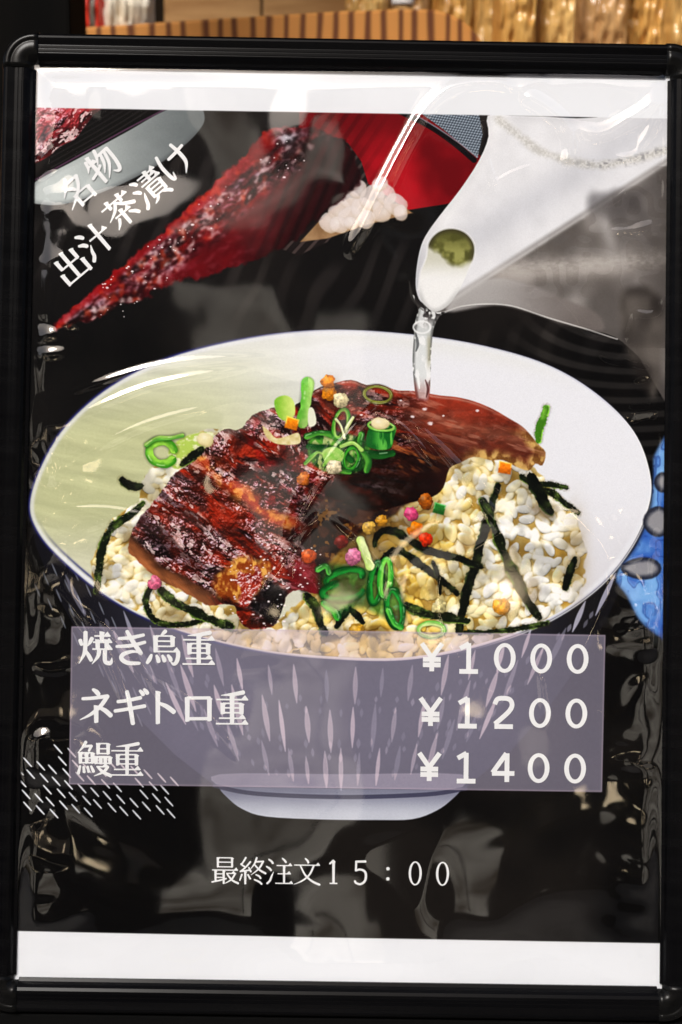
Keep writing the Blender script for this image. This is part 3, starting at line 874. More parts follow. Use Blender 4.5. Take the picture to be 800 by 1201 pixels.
        self.stroke([(480, 330), (484, 350), (496, 364)], 3.5, rgb(70, 68, 66), .6, .6)

    def ring_line(self, x, y, rx, ry, col):
        t = np.linspace(0, 6.283, 16)
        self.stroke([(x + rx * math.cos(q), y + ry * math.sin(q)) for q in t], 2.2, col, .8)

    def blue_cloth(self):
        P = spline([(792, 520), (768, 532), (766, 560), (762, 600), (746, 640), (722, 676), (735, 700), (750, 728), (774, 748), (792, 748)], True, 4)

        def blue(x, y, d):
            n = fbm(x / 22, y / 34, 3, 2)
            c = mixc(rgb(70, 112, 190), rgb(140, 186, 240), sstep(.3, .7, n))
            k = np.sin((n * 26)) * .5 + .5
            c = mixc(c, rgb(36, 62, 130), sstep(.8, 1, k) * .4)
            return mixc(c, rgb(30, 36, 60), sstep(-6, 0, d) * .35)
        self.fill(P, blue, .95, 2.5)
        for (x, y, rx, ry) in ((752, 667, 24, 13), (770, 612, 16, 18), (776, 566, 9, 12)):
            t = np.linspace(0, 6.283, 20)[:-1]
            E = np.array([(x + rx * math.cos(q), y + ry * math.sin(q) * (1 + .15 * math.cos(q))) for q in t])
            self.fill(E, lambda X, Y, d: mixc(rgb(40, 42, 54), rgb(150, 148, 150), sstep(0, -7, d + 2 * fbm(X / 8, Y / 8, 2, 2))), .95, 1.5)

    def margins(self):
        sheet = lambda x, y, d: rgb(236, 239, 245) * (.985 + .03 * fbm(x / 120, y / 60, 2, 2))[..., None]
        self.fill(np.array([(0, 40), (830, 40), (830, 141), (785, 139.5), (575, 135.5), (240, 130), (42, 126.5), (0, 126)], float), sheet, 1, .6)
        self.fill(np.array([(-20, 1090.5), (18, 1092), (400, 1100), (776, 1106.5), (830, 1107), (830, 1215), (-20, 1215)], float), sheet, 1, .6)

    def panel(self):
        sl = self.wpts(PANEL, 4)
        d = self.sdf(PANEL, sl)
        X, Y = self.X[sl], self.Y[sl]
        a = sstep(.8, -.8, d)
        im = self.img[sl]
        c = im * .30 + rgb(101, 98, 113)
        # the rice seen through the panel keeps its warm tint
        lum = im.mean(-1)
        c = mixc(c, im * .5 + rgb(214, 186, 196) * .5, sstep(.42, .7, lum))
        c = c * (.985 + .03 * fbm(X / 3, Y / 3, 2, 2))[..., None]
        self.put(sl, np.clip(c, 0, 1), a)
        self.put(sl, rgb(196, 176, 196), np.exp(-((d + .6) / .9) ** 2) * .45)

    def sharpen(self):
        """printed photographs are sharpened; a trace of grain"""
        im = self.img
        g = im
        for n in (1, 2):
            for ax in (0, 1):
                g = (2 * g + np.roll(g, n, ax) + np.roll(g, -n, ax)) / 4
        im = im + .55 * (im - g)
        n = np.random.RandomState(2).randn(self.h, self.w, 1).astype(np.float32)
        self.img = np.clip(im * (1 + .016 * n) + .003 * n, 0, 1)

    def run(self):
        self.background()
        self.far_dishes()
        sl, d, c, X, Y = self.fish_skin(spline(FAR_EEL_CORNER, True, 3), 4, -.72, rgb(132, 40, 44), rgb(70, 14, 20), fleck=1.0, fs=1.3, spow=20, lo=-.1)
        self.put(sl, np.clip(c * 1.05 + .03, 0, 1), sstep(1.3, -1.3, d))
        sl, d, c, X, Y = self.fish_skin(spline(FAR_EEL, True, 3), 3, -.72, rgb(104, 16, 20), rgb(58, 8, 14), fleck=1.0, fs=1.2, spow=20, lo=-.02)
        across = (X - 98) * .64 + (Y - 352) * .77          # distance from the long upper edge
        sm = sstep(34, 50, across + 14 * (fbm(X / 26, Y / 26, 2, 3) - .5)) * sstep(120, 200, X)
        red = mixc(rgb(66, 8, 14), rgb(128, 16, 28), fbm(X / 40, Y / 40, 3, 1))
        c = mixc(c, red, sm * .85)
        c = mixc(c, rgb(140, 14, 20), sstep(9, 3, across) * .7)
        c = mixc(c, rgb(204, 76, 44), sstep(.52, .8, fbm(X / 8, Y / 8, 3, 2)) * .5 * sstep(380, 330, X) * (1 - sm))
        c = mixc(c, rgb(30, 14, 16), sstep(330, 410, X + .5 * (Y - 160)) * .75)
        st = sstep(.35, .95, np.sin((X * .95 + Y * .4) / 2.3) * .5 + .5)
        c = c * (1 - .35 * st * sstep(300, 360, X + .3 * (Y - 200)))[..., None]
        c = mixc(c, mixc(rgb(40, 36, 38), rgb(190, 186, 196), sstep(.5, .62, fbm(X / 6, Y / 6, 3, 5))), np.exp(-((X - 336) / 17) ** 2 - ((Y - 162) / 12) ** 2))
        for n in (1, 2, 2):
            for ax in (0, 1):
                c = (2 * c + np.roll(c, n, ax) + np.roll(c, -n, ax)) / 4
        self.put(sl, np.clip(c, 0, 1), sstep(2.6, -2.6, d + 13 * (fbm(X / 13, Y / 13, 3, 2) - .5)))
        rs = np.random.RandomState(31)
        for k in range(70):
            x = 110 + rs.rand() * 250; y = 352 - (x - 98) * .83 + rs.rand() ** 1.6 * 60
            if y < 380 and y > 160:
                self.put_gleam(x, y, .8 + 1.6 * rs.rand() ** 2)
        self.bowl()
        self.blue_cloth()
        self.rice()
        self.eel()
        self.toppings()
        self.pot()
        self.sharpen()
        im = np.clip(self.img, 0, 1)
        im = im + .22 * (im * im * (3 - 2 * im) - im)
        lum = im.mean(-1, keepdims=True)
        self.img = np.clip(lum + (im - lum) * 1.12 - .008, 0, 1)
        self.margins()
        self.panel()
        return np.clip(self.img, 0, 1)
# ------------------------------------------------------------------ helpers
def new_mat(name, col=(.5, .5, .5), rough=.5, spec=.5, metal=0.0):
    m = bpy.data.materials.new(name)
    m.use_nodes = True
    b = m.node_tree.nodes['Principled BSDF']
    b.inputs['Base Color'].default_value = (*col, 1)
    b.inputs['Roughness'].default_value = rough
    b.inputs['Specular IOR Level'].default_value = spec
    b.inputs['Metallic'].default_value = metal
    return m, m.node_tree, b


def noisy(m, nt, b, c0, c1, scale=(10, 10, 10), detail=6, bump=0.0, rough=None, dist=.01):
    co = nt.nodes.new('ShaderNodeTexCoord')
    mp = nt.nodes.new('ShaderNodeMapping'); mp.inputs['Scale'].default_value = scale
    n = nt.nodes.new('ShaderNodeTexNoise'); n.inputs['Scale'].default_value = 1; n.inputs['Detail'].default_value = detail
    r = nt.nodes.new('ShaderNodeValToRGB')
    r.color_ramp.elements[0].position = .35; r.color_ramp.elements[1].position = .68
    r.color_ramp.elements[0].color = (*c0, 1); r.color_ramp.elements[1].color = (*c1, 1)
    L = nt.links.new
    L(co.outputs['Object'], mp.inputs['Vector']); L(mp.outputs[0], n.inputs['Vector'])
    L(n.outputs['Fac'], r.inputs[0]); L(r.outputs[0], b.inputs['Base Color'])
    if bump:
        bp = nt.nodes.new('ShaderNodeBump'); bp.inputs['Strength'].default_value = bump; bp.inputs['Distance'].default_value = dist
        L(n.outputs['Fac'], bp.inputs['Height']); L(bp.outputs[0], b.inputs['Normal'])
    if rough:
        mr = nt.nodes.new('ShaderNodeMapRange'); mr.inputs['To Min'].default_value = rough[0]; mr.inputs['To Max'].default_value = rough[1]
        L(n.outputs['Fac'], mr.inputs['Value']); L(mr.outputs[0], b.inputs['Roughness'])


def link_mesh(name, verts, faces, mat, parent=None, smooth=False):
    me = bpy.data.meshes.new(name)
    me.from_pydata([tuple(v) for v in verts], [], faces)
    me.update()
    if smooth:
        me.polygons.foreach_set('use_smooth', [True] * len(me.polygons))
    me.materials.append(mat)
    o = bpy.data.objects.new(name, me)
    C.objects.link(o)
    if parent:
        o.parent = parent
    return o


def link_bm(name, bm, mat, parent=None, smooth=False):
    me = bpy.data.meshes.new(name)
    bmesh.ops.recalc_face_normals(bm, faces=bm.faces)
    bm.to_mesh(me); bm.free()
    if smooth:
        me.polygons.foreach_set('use_smooth', [True] * len(me.polygons))
    me.materials.append(mat)
    o = bpy.data.objects.new(name, me)
    C.objects.link(o)
    if parent:
        o.parent = parent
    return o


def add_box(bm, x0, x1, y0, y1, z0, z1, bev=0.0):
    r = bmesh.ops.create_cube(bm, size=1)
    for v in r['verts']:
        v.co = Vector(((x0 + x1) / 2 + v.co.x * (x1 - x0), (y0 + y1) / 2 + v.co.y * (y1 - y0), (z0 + z1) / 2 + v.co.z * (z1 - z0)))
    if bev:
        es = list({e for v in r['verts'] for e in v.link_edges})
        bmesh.ops.bevel(bm, geom=es, offset=bev, segments=2, affect='EDGES', profile=.6)


def box(name, x0, x1, y0, y1, z0, z1, mat, parent=None, bev=0.0):
    bm = bmesh.new()
    add_box(bm, x0, x1, y0, y1, z0, z1, bev)
    return link_bm(name, bm, mat, parent)


def thing(name, label, cat, loc=(0, 0, 0), group=None):
    o = bpy.data.objects.new(name, None)
    o.empty_display_size = .05
    C.objects.link(o)
    o.location = loc
    tag(o, label, cat, group)
    return o


def tag(o, label, cat, group=None):
    o['label'] = label; o['category'] = cat
    if group:
        o['group'] = group
    return o


def at(u, v, depth_y):
    """world point on the vertical plane y = depth_y seen at layout position (u, v)"""
    M = cam.matrix_world
    d = M.to_3x3() @ Vector(((u - 400) / FPX, -(v - 600.5) / FPX, -1))
    o = M.translation
    t = (depth_y - o.y) / d.y
    return o + d * t


# ------------------------------------------------------------------ materials
black_alu, nt, b = new_mat('black_anodised', (.006, .006, .007), .34, .1)
noisy(black_alu, nt, b, (.0015, .0015, .002), (.003, .003, .0035), (4, 4, 90), 4, rough=(.2, .3))
black_plastic, nt, b = new_mat('black_plastic', (.006, .006, .006), .24, .16)
noisy(black_plastic, nt, b, (.002, .002, .002), (.005, .005, .005), (60, 60, 60), 3, bump=.15, dist=.0004, rough=(.18, .34))
dark_board, nt, b = new_mat('dark_board', (.003, .003, .003), .75, .05)
ink, nt, b = new_mat('white_ink', (.86, .87, .89), .5)

# the printed sheet: the generated picture on coated paper
painter = Painter(1.9)
pic = painter.run()
img = bpy.data.images.new('printed_picture', painter.w, painter.h, alpha=False)
buf = np.ones((painter.h, painter.w, 4), np.float32)
buf[..., :3] = pic[::-1]
img.pixels.foreach_set(buf.ravel())
img.update()
printed, nt, b = new_mat('printed_paper', rough=.6, spec=.04)
tx = nt.nodes.new('ShaderNodeTexImage'); tx.image = img; tx.extension = 'EXTEND'; tx.interpolation = 'Cubic'
uvn = nt.nodes.new('ShaderNodeUVMap'); uvn.uv_map = 'sheet'
nt.links.new(uvn.outputs[0], tx.inputs['Vector'])
nt.links.new(tx.outputs['Color'], b.inputs['Base Color'])

film = bpy.data.materials.new('clear_film')
film.use_nodes = True
nt = film.node_tree
nt.nodes.clear()
fo = nt.nodes.new('ShaderNodeOutputMaterial')
mx = nt.nodes.new('ShaderNodeMixShader')
tr = nt.nodes.new('ShaderNodeBsdfTransparent'); tr.inputs[0].default_value = (.985, .985, .98, 1)
gl = nt.nodes.new('ShaderNodeBsdfGlossy'); gl.inputs['Roughness'].default_value = .045
gl.inputs['Color'].default_value = (1, 1, 1, 1)
# thin sheet: the same reflectance from either side (Schlick), both faces of the sheet together
lw = nt.nodes.new('ShaderNodeLayerWeight'); lw.inputs['Blend'].default_value = .5
pw = nt.nodes.new('ShaderNodeMath'); pw.operation = 'POWER'; pw.inputs[1].default_value = 5
fm = nt.nodes.new('ShaderNodeMath'); fm.operation = 'MULTIPLY_ADD'; fm.inputs[1].default_value = .85; fm.inputs[2].default_value = .085; fm.use_clamp = True
nt.links.new(lw.outputs['Facing'], pw.inputs[0]); nt.links.new(pw.outputs[0], fm.inputs[0])
nt.links.new(fm.outputs[0], mx.inputs[0]); nt.links.new(tr.outputs[0], mx.inputs[1]); nt.links.new(gl.outputs[0], mx.inputs[2])
nt.links.new(mx.outputs[0], fo.inputs['Surface'])

# ------------------------------------------------------------------ the setting
paving, nt, b = new_mat('paving', (.16, .15, .14), .8)
noisy(paving, nt, b, (.10, .095, .09), (.17, .16, .15), (3, 3, 3), 8, bump=.3)
gr = link_mesh('ground', [(-40, -40, 0), (40, -40, 0), (40, 40, 0), (-40, 40, 0)], [(0, 1, 2, 3)], paving)
gr['kind'] = 'structure'

wall_m, nt, b = new_mat('shop_wall', (.05, .035, .02), .8)
noisy(wall_m, nt, b, (.03, .018, .01), (.09, .055, .028), (14, 14, 2), 6)
sw = box('shop_wall', -2.6, 2.6, 1.75, 1.9, 0, 2.7, wall_m)
sw['kind'] = 'structure'
# ------------------------------------------------------------------ the menu sign
OW, OH = .58, .82635               # frame opening
Z0 = BASE_Z / math.cos(TILT)
sign = thing('menu_sign', 'black framed poster stand showing a rice bowl under crinkled clear film', 'sign',
             (0, -BASE_Z * math.tan(TILT), 0))
sign.rotation_euler = (-TILT, 0, 0)


def sheet_uv(me):
    uv = me.uv_layers.new(name='sheet')
    zc = OH / 2
    for l in me.loops:
        v = me.vertices[l.vertex_index].co
        uv.data[l.index].uv = ((v.x + PW / 2) / PW, (v.z - Z0 - zc + PH / 2) / PH)


def print_cell(name, P, depth, parent, label=None):
    """a printed area of the sheet, cut along its outline"""
    P = np.asarray(P, float)
    keep = [0]
    for i in range(1, len(P)):
        if np.hypot(*(P[i] - P[keep[-1]])) > 2.0:
            keep.append(i)
    P = P[keep]
    x, z = sheet_xz(P[:, 0], P[:, 1])
    x = np.clip(x, -PW / 2, PW / 2); z = np.clip(z, OH / 2 - PH / 2, OH / 2 + PH / 2)
    v = [(a, -depth, c + Z0) for a, c in zip(x, z)]
    a2 = sum(v[i][0] * v[(i + 1) % len(v)][2] - v[(i + 1) % len(v)][0] * v[i][2] for i in range(len(v)))
    if a2 < 0:
        v = v[::-1]
    o = link_mesh(name, v, [tuple(range(len(v)))], printed, parent)
    sheet_uv(o.data)
    if label:
        o['label'] = label
    return o


# back board and the printed sheet
box('back_board', -OW / 2 - .02, OW / 2 + .02, .0015, .010, Z0 - .02, Z0 + OH + .02, dark_board, sign)
zc = OH / 2 + Z0
poster = link_mesh('poster', [(-PW / 2, 0, zc - PH / 2), (PW / 2, 0, zc - PH / 2), (PW / 2, 0, zc + PH / 2), (-PW / 2, 0, zc + PH / 2)],
                   [(0, 1, 2, 3)], printed, sign)
sheet_uv(poster.data)
D = .00010
print_cell('bowl_body_print', BOWL_BODY[:17], D, poster)
print_cell('bowl_foot_print', BOWL_FOOT, D * 1.5, poster)
print_cell('bowl_print', BOWL, D * 2, poster)
print_cell('far_eel_print', spline(FAR_EEL, True, 3), D, poster)
print_cell('teapot_print', spline(TEAPOT[:-1], True, 3), D * 3, poster)
print_cell('rice_print', spline([(438, 600), (505, 580), (545, 530), (600, 541), (640, 566), (676, 610), (686, 645), (680, 690), (636, 731), (556, 758), (480, 771),
                                 (400, 772), (330, 766), (250, 752), (190, 732), (128, 700), (112, 650), (132, 612), (168, 566), (206, 538), (240, 508), (300, 520), (380, 580)], True, 3), D * 3, poster)
print_cell('rear_eel_print', spline(EEL_REAR, True, 2), D * 4, poster)
print_cell('front_eel_print', spline(EEL_FRONT, True, 2), D * 5, poster)
print_cell('price_panel', PANEL, D * 6, poster)

# ------------------------------------------------------------------ lettering
# every character is drawn stroke by stroke in a 100 x 100 box (y down):
#   h x1 y x2  thin horizontal with a triangular serif      b x1 y x2  plain thin bar
#   v x y1 y2  thick upright                                 s x,y,w ...  swelling brush stroke
GLYPH = {
    '重': 's 82,4,1 56,9,.8 18,13,.3|h 4 25 95|v 23 35 67|v 77 35 67|b 23 36 77|b 23 49 77|b 23 63 77|v 50 12 93|h 12 79 88|h 3 95 96',
    '鳥': 's 54,1,.9 47,8,.6 40,14,.3|v 26 14 62|v 75 15 46|b 26 15 75|b 26 30 75|b 26 45 75|h 26 60 95|s 91,61,1 91,76,1 86,91,.9 78,96,.6 70,90,.3|s 14,70,.4 9,82,1 2,93,.6|s 29,72,.4 33,81,.9 35,89,.9|s 46,72,.4 50,80,.9 52,87,.9|s 62,71,.4 68,79,.9 70,85,.9',
    '焼': 's 20,5,1 20,40,1 17,66,.8 2,95,.25|s 21,58,.4 30,72,.9 37,85,.9|s 5,28,.9 9,40,.7|s 39,22,.9 33,34,.7 27,44,.3|h 46 15 92|v 68 2 34|h 42 33 97|v 56 25 52|v 82 25 52|h 40 53 98|s 60,55,1 57,73,.8 40,96,.25|s 77,55,1 77,84,1 82,92,1 94,92,.9 97,78,.3',
    'き': 's 14,24,.5 50,21,.8 86,13,.6|s 8,47,.5 50,44,.8 90,34,.6|s 38,3,.8 52,28,1.05 76,63,1.1 79,68,.6|s 77,66,.3 56,61,.5 30,68,1 22,81,1.05 40,94,1 74,95,.6',
    'ネ': 's 42,2,.5 52,9,1.1 58,16,1|s 12,29,.6 42,27,.7 84,21,.8|s 84,21,1 64,50,.9 36,74,.6 5,90,.25|v 52 48 98|s 60,54,.5 78,63,1.1 94,77,1.1',
    'ギ': 's 14,35,.7 44,31,.7 80,23,.8|s 6,62,.7 44,56,.7 92,47,.8|s 40,6,.9 48,40,1.1 58,98,1|s 78,3,.5 84,9,.9 87,14,.9|s 90,-1,.5 96,5,.9 99,10,.9',
    'ト': 'v 34 3 98|s 38,38,.5 60,48,1.1 80,63,1.2',
    'ロ': 'v 18 20 90|v 82 20 88|s 18,22,.6 82,21,.6|s 18,82,.6 82,81,.6',
    '鰻': 's 26,1,.9 18,15,.6 3,33,.25|s 18,14,.6 42,12,.6|s 42,12,.9 35,27,.4|v 11 31 63|v 46 31 63|v 29 31 63|b 11 32 46|b 11 47 46|b 11 61 46|s 10,71,.4 5,92,.9|s 20,73,.4 22,88,.8|s 32,72,.4 35,87,.8|s 42,71,.4 49,86,.9|v 62 4 36|v 91 4 36|b 62 5 91|b 62 20 91|b 62 34 91|v 56 42 64|v 97 42 64|v 70 42 64|v 83 42 64|b 56 43 97|b 56 62 97|h 57 72 91|s 90,72,.9 78,87,.7 51,99,.25|s 62,74,.4 76,87,.9 99,98,1.1',
    '名': 's 44,2,1 32,22,.7 8,44,.25|s 42,16,.5 78,14,.6|s 78,14,1 64,42,.8 36,66,.5 3,86,.25|s 30,29,.4 42,37,.9 49,44,.9|v 38 57 98|v 86 57 98|b 38 58 86|b 38 90 86',
    '物': 's 16,13,.8 12,30,.5 3,43,.3|h 12 30 45|v 28 2 98|s 2,65,.5 24,58,.6 45,47,.5|s 58,2,1 52,22,.7 40,43,.25|s 52,21,.5 92,19,.6|s 92,19,1 92,60,1 86,90,1 76,93,.6 67,84,.3|s 66,23,.7 58,50,.6 42,73,.25|s 80,23,.8 70,60,.7 43,93,.25',
    '出': 'v 50 3 93|v 22 15 47|v 80 13 49|b 22 46 80|v 12 57 96|v 89 55 99|b 12 93 89',
    '汁': 's 10,7,.4 20,14,1.1 26,22,1|s 2,33,.4 14,40,1.1 20,48,1|s 8,95,1 18,84,1 22,70,.7 30,53,.2|h 35 42 99|v 66 3 98',
    '茶': 'h 3 18 97|v 30 3 31|v 70 3 31|s 50,23,.8 34,42,.7 3,58,.25|s 50,23,.5 70,40,.9 97,55,1.2|h 22 59 78|v 50 45 97|s 30,68,.8 22,80,.5 9,91,.3|s 68,68,.4 82,78,1 89,87,1',
    '漬': 's 10,7,.4 20,14,1.1 24,20,1|s 2,33,.4 13,40,1.1 18,46,1|s 5,95,1 14,85,1 20,68,.7 27,53,.2|h 33 12 97|h 40 23 92|h 31 35 99|v 65 2 36|v 44 44 83|v 87 44 83|b 44 45 87|b 44 57 87|b 44 69 87|b 44 81 87|s 54,83,.8 46,92,.6 33,98,.3|s 74,83,.4 88,91,1 95,98,1',
    'け': 's 16,7,.7 10,40,1 13,80,1 20,89,.7 27,71,.2|s 40,34,.6 66,32,.8 97,27,.6|s 72,5,.8 77,40,1.1 75,72,.9 55,97,.25',
    '最': 'v 24 3 39|v 76 3 39|b 24 4 76|b 24 20 76|b 24 37 76|h 3 49 97|v 16 50 91|v 46 50 99|b 16 63 46|b 16 76 46|s 3,93,.5 30,87,.6 55,80,.5|h 55 61 88|s 88,61,.8 74,83,.6 50,98,.25|s 58,63,.4 76,85,.9 99,97,1.1',
    '終': 's 26,2,.9 14,22,.5 8,26,.5|s 8,26,.5 24,37,.7|s 43,17,.8 24,39,.5 6,53,.4|s 6,53,.5 43,47,.5|s 37,38,.4 45,53,.9|v 25 51 99|s 12,64,.8 5,85,.4|s 34,64,.5 43,79,.9|s 66,2,.9 58,24,.6 44,43,.25|s 62,17,.5 90,15,.6|s 90,15,.9 74,42,.7 46,65,.25|s 58,27,.4 76,46,.9 99,59,1.1|s 64,64,.4 76,70,.9 81,77,.9|s 58,82,.4 76,90,.9 85,98,.9',
    '注': 's 10,7,.4 20,14,1.1 25,21,1|s 2,33,.4 13,40,1.1 19,47,1|s 5,95,1 15,85,1 21,69,.7 28,53,.2|s 60,3,.5 68,10,1.1 73,17,1|h 39 29 95|v 67 30 93|h 43 59 91|h 35 94 99',
    '文': 's 44,2,.5 52,10,1.1 55,17,1|h 3 26 97|s 75,28,.9 60,60,.8 34,83,.5 3,97,.25|s 26,28,.4 44,62,.9 70,85,1.1 97,97,1.2',
    '1': 's 38,22,.4 50,12,.9|v 51 12 88|b 38 88 64',
    '5': 's 35,13,.7 34,44,.7|s 34,14,.8 66,13,.9|s 34,44,.5 48,40,.7 63,46,.9 68,61,1 64,79,.9 50,89,.8 36,86,.7 31,79,.8',
    ':': 'd 50 36|d 50 70',
    '0': 'o 50 50 18 38',
    'Y': 'l 20,10 50,52|l 80,10 50,52|l 50,52 50,92|l 24,57 76,57|l 24,73 76,73',
    'A': 'l 26,24 52,9|l 51,8 51,91|l 24,91 79,91',
    'B': 'c 24,26 32,11 50,8 68,12 75,27 68,44 48,64 25,84|l 24,91 78,91',
    'D': 'l 62,8 22,65|l 20,67 86,67|l 64,8 64,92',
    'O': 'o 50 50 25 38',
}


class Ink:
    """collects brush strokes as thin sheets of ink, each lying a hair above the one before"""
    def __init__(self, thick, thin, mono=None):
        self.v, self.f = [], []
        self.layer = 0
        self.thick, self.thin, self.mono = thick, thin, mono

    def poly(self, P, faces, T):
        b = len(self.v)
        d = .0009 + .000012 * self.layer
        self.layer += 1
        for (x, y) in P:
            X, Z = T(x, y)
            self.v.append((X, -d, Z + Z0))
        self.f += [tuple(b + i for i in q) for q in faces]

    def brush(self, pts, T, cap=True):
        """pts: (x, y, width)"""
        P = np.array(pts, float)
        if len(P) > 2:
            P = spline(P, False, 5)
        elif len(P) == 2:
            P = np.array([P[0] + (P[1] - P[0]) * t for t in (0, .33, .67, 1)])
        xy, w = P[:, :2], np.maximum(P[:, 2], .8) / 2
        t = np.gradient(xy, axis=0)
        t /= np.linalg.norm(t, axis=1)[:, None] + 1e-9
        n = np.stack([-t[:, 1], t[:, 0]], 1)
        L, R = xy + n * w[:, None], xy - n * w[:, None]
        k = len(xy)
        V = [tuple(p) for p in L] + [tuple(p) for p in R]
        F = [(i, k + i, k + i + 1, i + 1) for i in range(k - 1)]
        if cap:
            for e, sg in ((0, -1), (k - 1, 1)):
                b = len(V)
                arc = [math.pi * (q + 1) / 5 for q in range(4)]
                for a in arc:
                    c = xy[e] + n[e] * w[e] * math.cos(a) + t[e] * sg * w[e] * .8 * math.sin(a)
                    V.append(tuple(c))
                F.append((e, b, b + 1, b + 2, b + 3, k + e))
        self.poly(V, F, T)

    def glyph(self, ch, T):
        tk, tn = self.thick, self.thin
        for st in GLYPH[ch].split('|'):
            kind, rest = st[0], st[2:].split()
            if kind == 's':
                self.brush([(float(a), float(b), tn + (tk - tn) * float(c) if float(c) > .3 else tn * .5) for a, b, c in (q.split(',') for q in rest)], T)
            elif kind in 'hb':
                x1, y, x2 = map(float, rest)
                self.poly([(x1, y - tn / 2), (x2, y - tn / 2), (x2, y + tn / 2), (x1, y + tn / 2)], [(0, 1, 2, 3)], T)
                if kind == 'h':
                    s = 4 + tk * .55
                    self.poly([(x2 - s * 1.7, y - tn / 2), (x2 - s * .75, y - tn / 2 - s), (x2 + 1.5, y), (x2, y + tn / 2)], [(0, 1, 2, 3)], T)
            elif kind == 'v':
                x, y1, y2 = map(float, rest)
                h = tk / 2
                self.poly([(x - h - 1.5, y1 - 1), (x + h * .4, y1), (x + h + 2.8, y1 + 3.5), (x + h, y1 + 7), (x + h, y2 - 1), (x - h * .3, y2 + 1.5), (x - h, y2)],
                          [(0, 1, 2, 3, 4, 5, 6)], T)
            elif kind == 'd':
                x, y = map(float, rest)
                r = tk * .75
                self.poly([(x + r * math.cos(q * .6283), y + r * math.sin(q * .6283)) for q in range(10)], [tuple(range(10))], T)
            elif kind == 'o':
                x, y, rx, ry = map(float, rest)
                n = 28
                V, F = [], []
                wx = self.mono or tk; wy = (self.mono * .82) if self.mono else tn
                for q in range(n):
                    a = 2 * math.pi * q / n
                    V.append((x + (rx + wx / 2) * math.cos(a), y + (ry + wy / 2) * math.sin(a)))
                    V.append((x + (rx - wx / 2) * math.cos(a), y + (ry - wy / 2) * math.sin(a)))
                for q in range(n):
                    r = (q + 1) % n
                    F.append((2 * q, 2 * q + 1, 2 * r + 1, 2 * r))
                self.poly(V, F, T)
            elif kind == 'l':
                self.brush([(*map(float, q.split(',')), self.mono) for q in rest], T, False)
            elif kind == 'c':
                self.brush([(*map(float, q.split(',')), self.mono) for q in rest], T, False)

    def build(self, name, parent, label=None):
        o = link_mesh(name, self.v, self.f, ink, parent)
        bm = bmesh.new(); bm.from_mesh(o.data)
        for f in bm.faces:
            f.normal_update()
            if f.normal.y > 0:
                f.normal_flip()
        bm.to_mesh(o.data); bm.free()
        if label:
            o['label'] = label
        return o


def char_box(u0, v0, ax, ay):
    """map a 100 x 100 character box: corner (u0, v0), edge vectors ax (right) and ay (down) in layout units"""
    def T(x, y):
        u = u0 + ax[0] * x / 100 + ay[0] * y / 100
        v = v0 + ax[1] * x / 100 + ay[1] * y / 100
        a, c = sheet_xz(u, v)
        return float(a), float(c)
    return T


def text_line(name, text, centres, size, rot, thick, thin, mono=None, squash=1.0):
    I = Ink(thick, thin, mono)
    c, s = math.cos(rot), math.sin(rot)
    for ch, (u, v) in zip(text, centres):
        w, h = size * squash, size
        ax = (w * c, w * s); ay = (-h * s, h * c)
        I.glyph(ch, char_box(u - ax[0] / 2 - ay[0] / 2, v - ax[1] / 2 - ay[1] / 2, ax, ay))
    return I.build(name, poster)


R = math.radians(-40)
text_line('title_lettering', '名物', [(90, 224), (120, 194)], 39, R, 11.5, 6)
text_line('title_lettering', '出汁茶漬け', [(83, 311), (112, 282), (142, 247), (176, 220), (205, 190)], 40, R, 11, 5.6)
for text, cs in (('焼き鳥重', [(112.5, 760), (154, 759.5), (192.5, 760), (233.5, 760.5)]),
                 ('ネギトロ重', [(112.5, 828), (153, 829), (192, 829.5), (233, 830), (272.5, 830.5)]),
                 ('鰻重', [(110.5, 890), (149.5, 890.5)])):
    text_line('dish_lettering', text, cs, 40.5, .008, *((10, 4.2) if len(text) == 2 else (12.5, 4.8)))
for text, u, v in (('YAOOO', 506.5, 770.5), ('YABOO', 505, 834.5), ('YADOO', 503.5, 899)):
    text_line('price_lettering', text, [(u + 42.7 * k, v + .55 * k) for k in range(5)], 40, .012, 14, 14, 14)
text_line('hours_lettering', '最終注文', [(264, 1020.5), (296, 1021), (328, 1021.5), (360, 1022)], 32, .012, 7.4, 4.2)
text_line('hours_lettering', '15:00', [(391, 1022.5), (423, 1023), (455, 1023.5), (487, 1024), (519, 1024.5)], 35, .012, 8, 4.6)


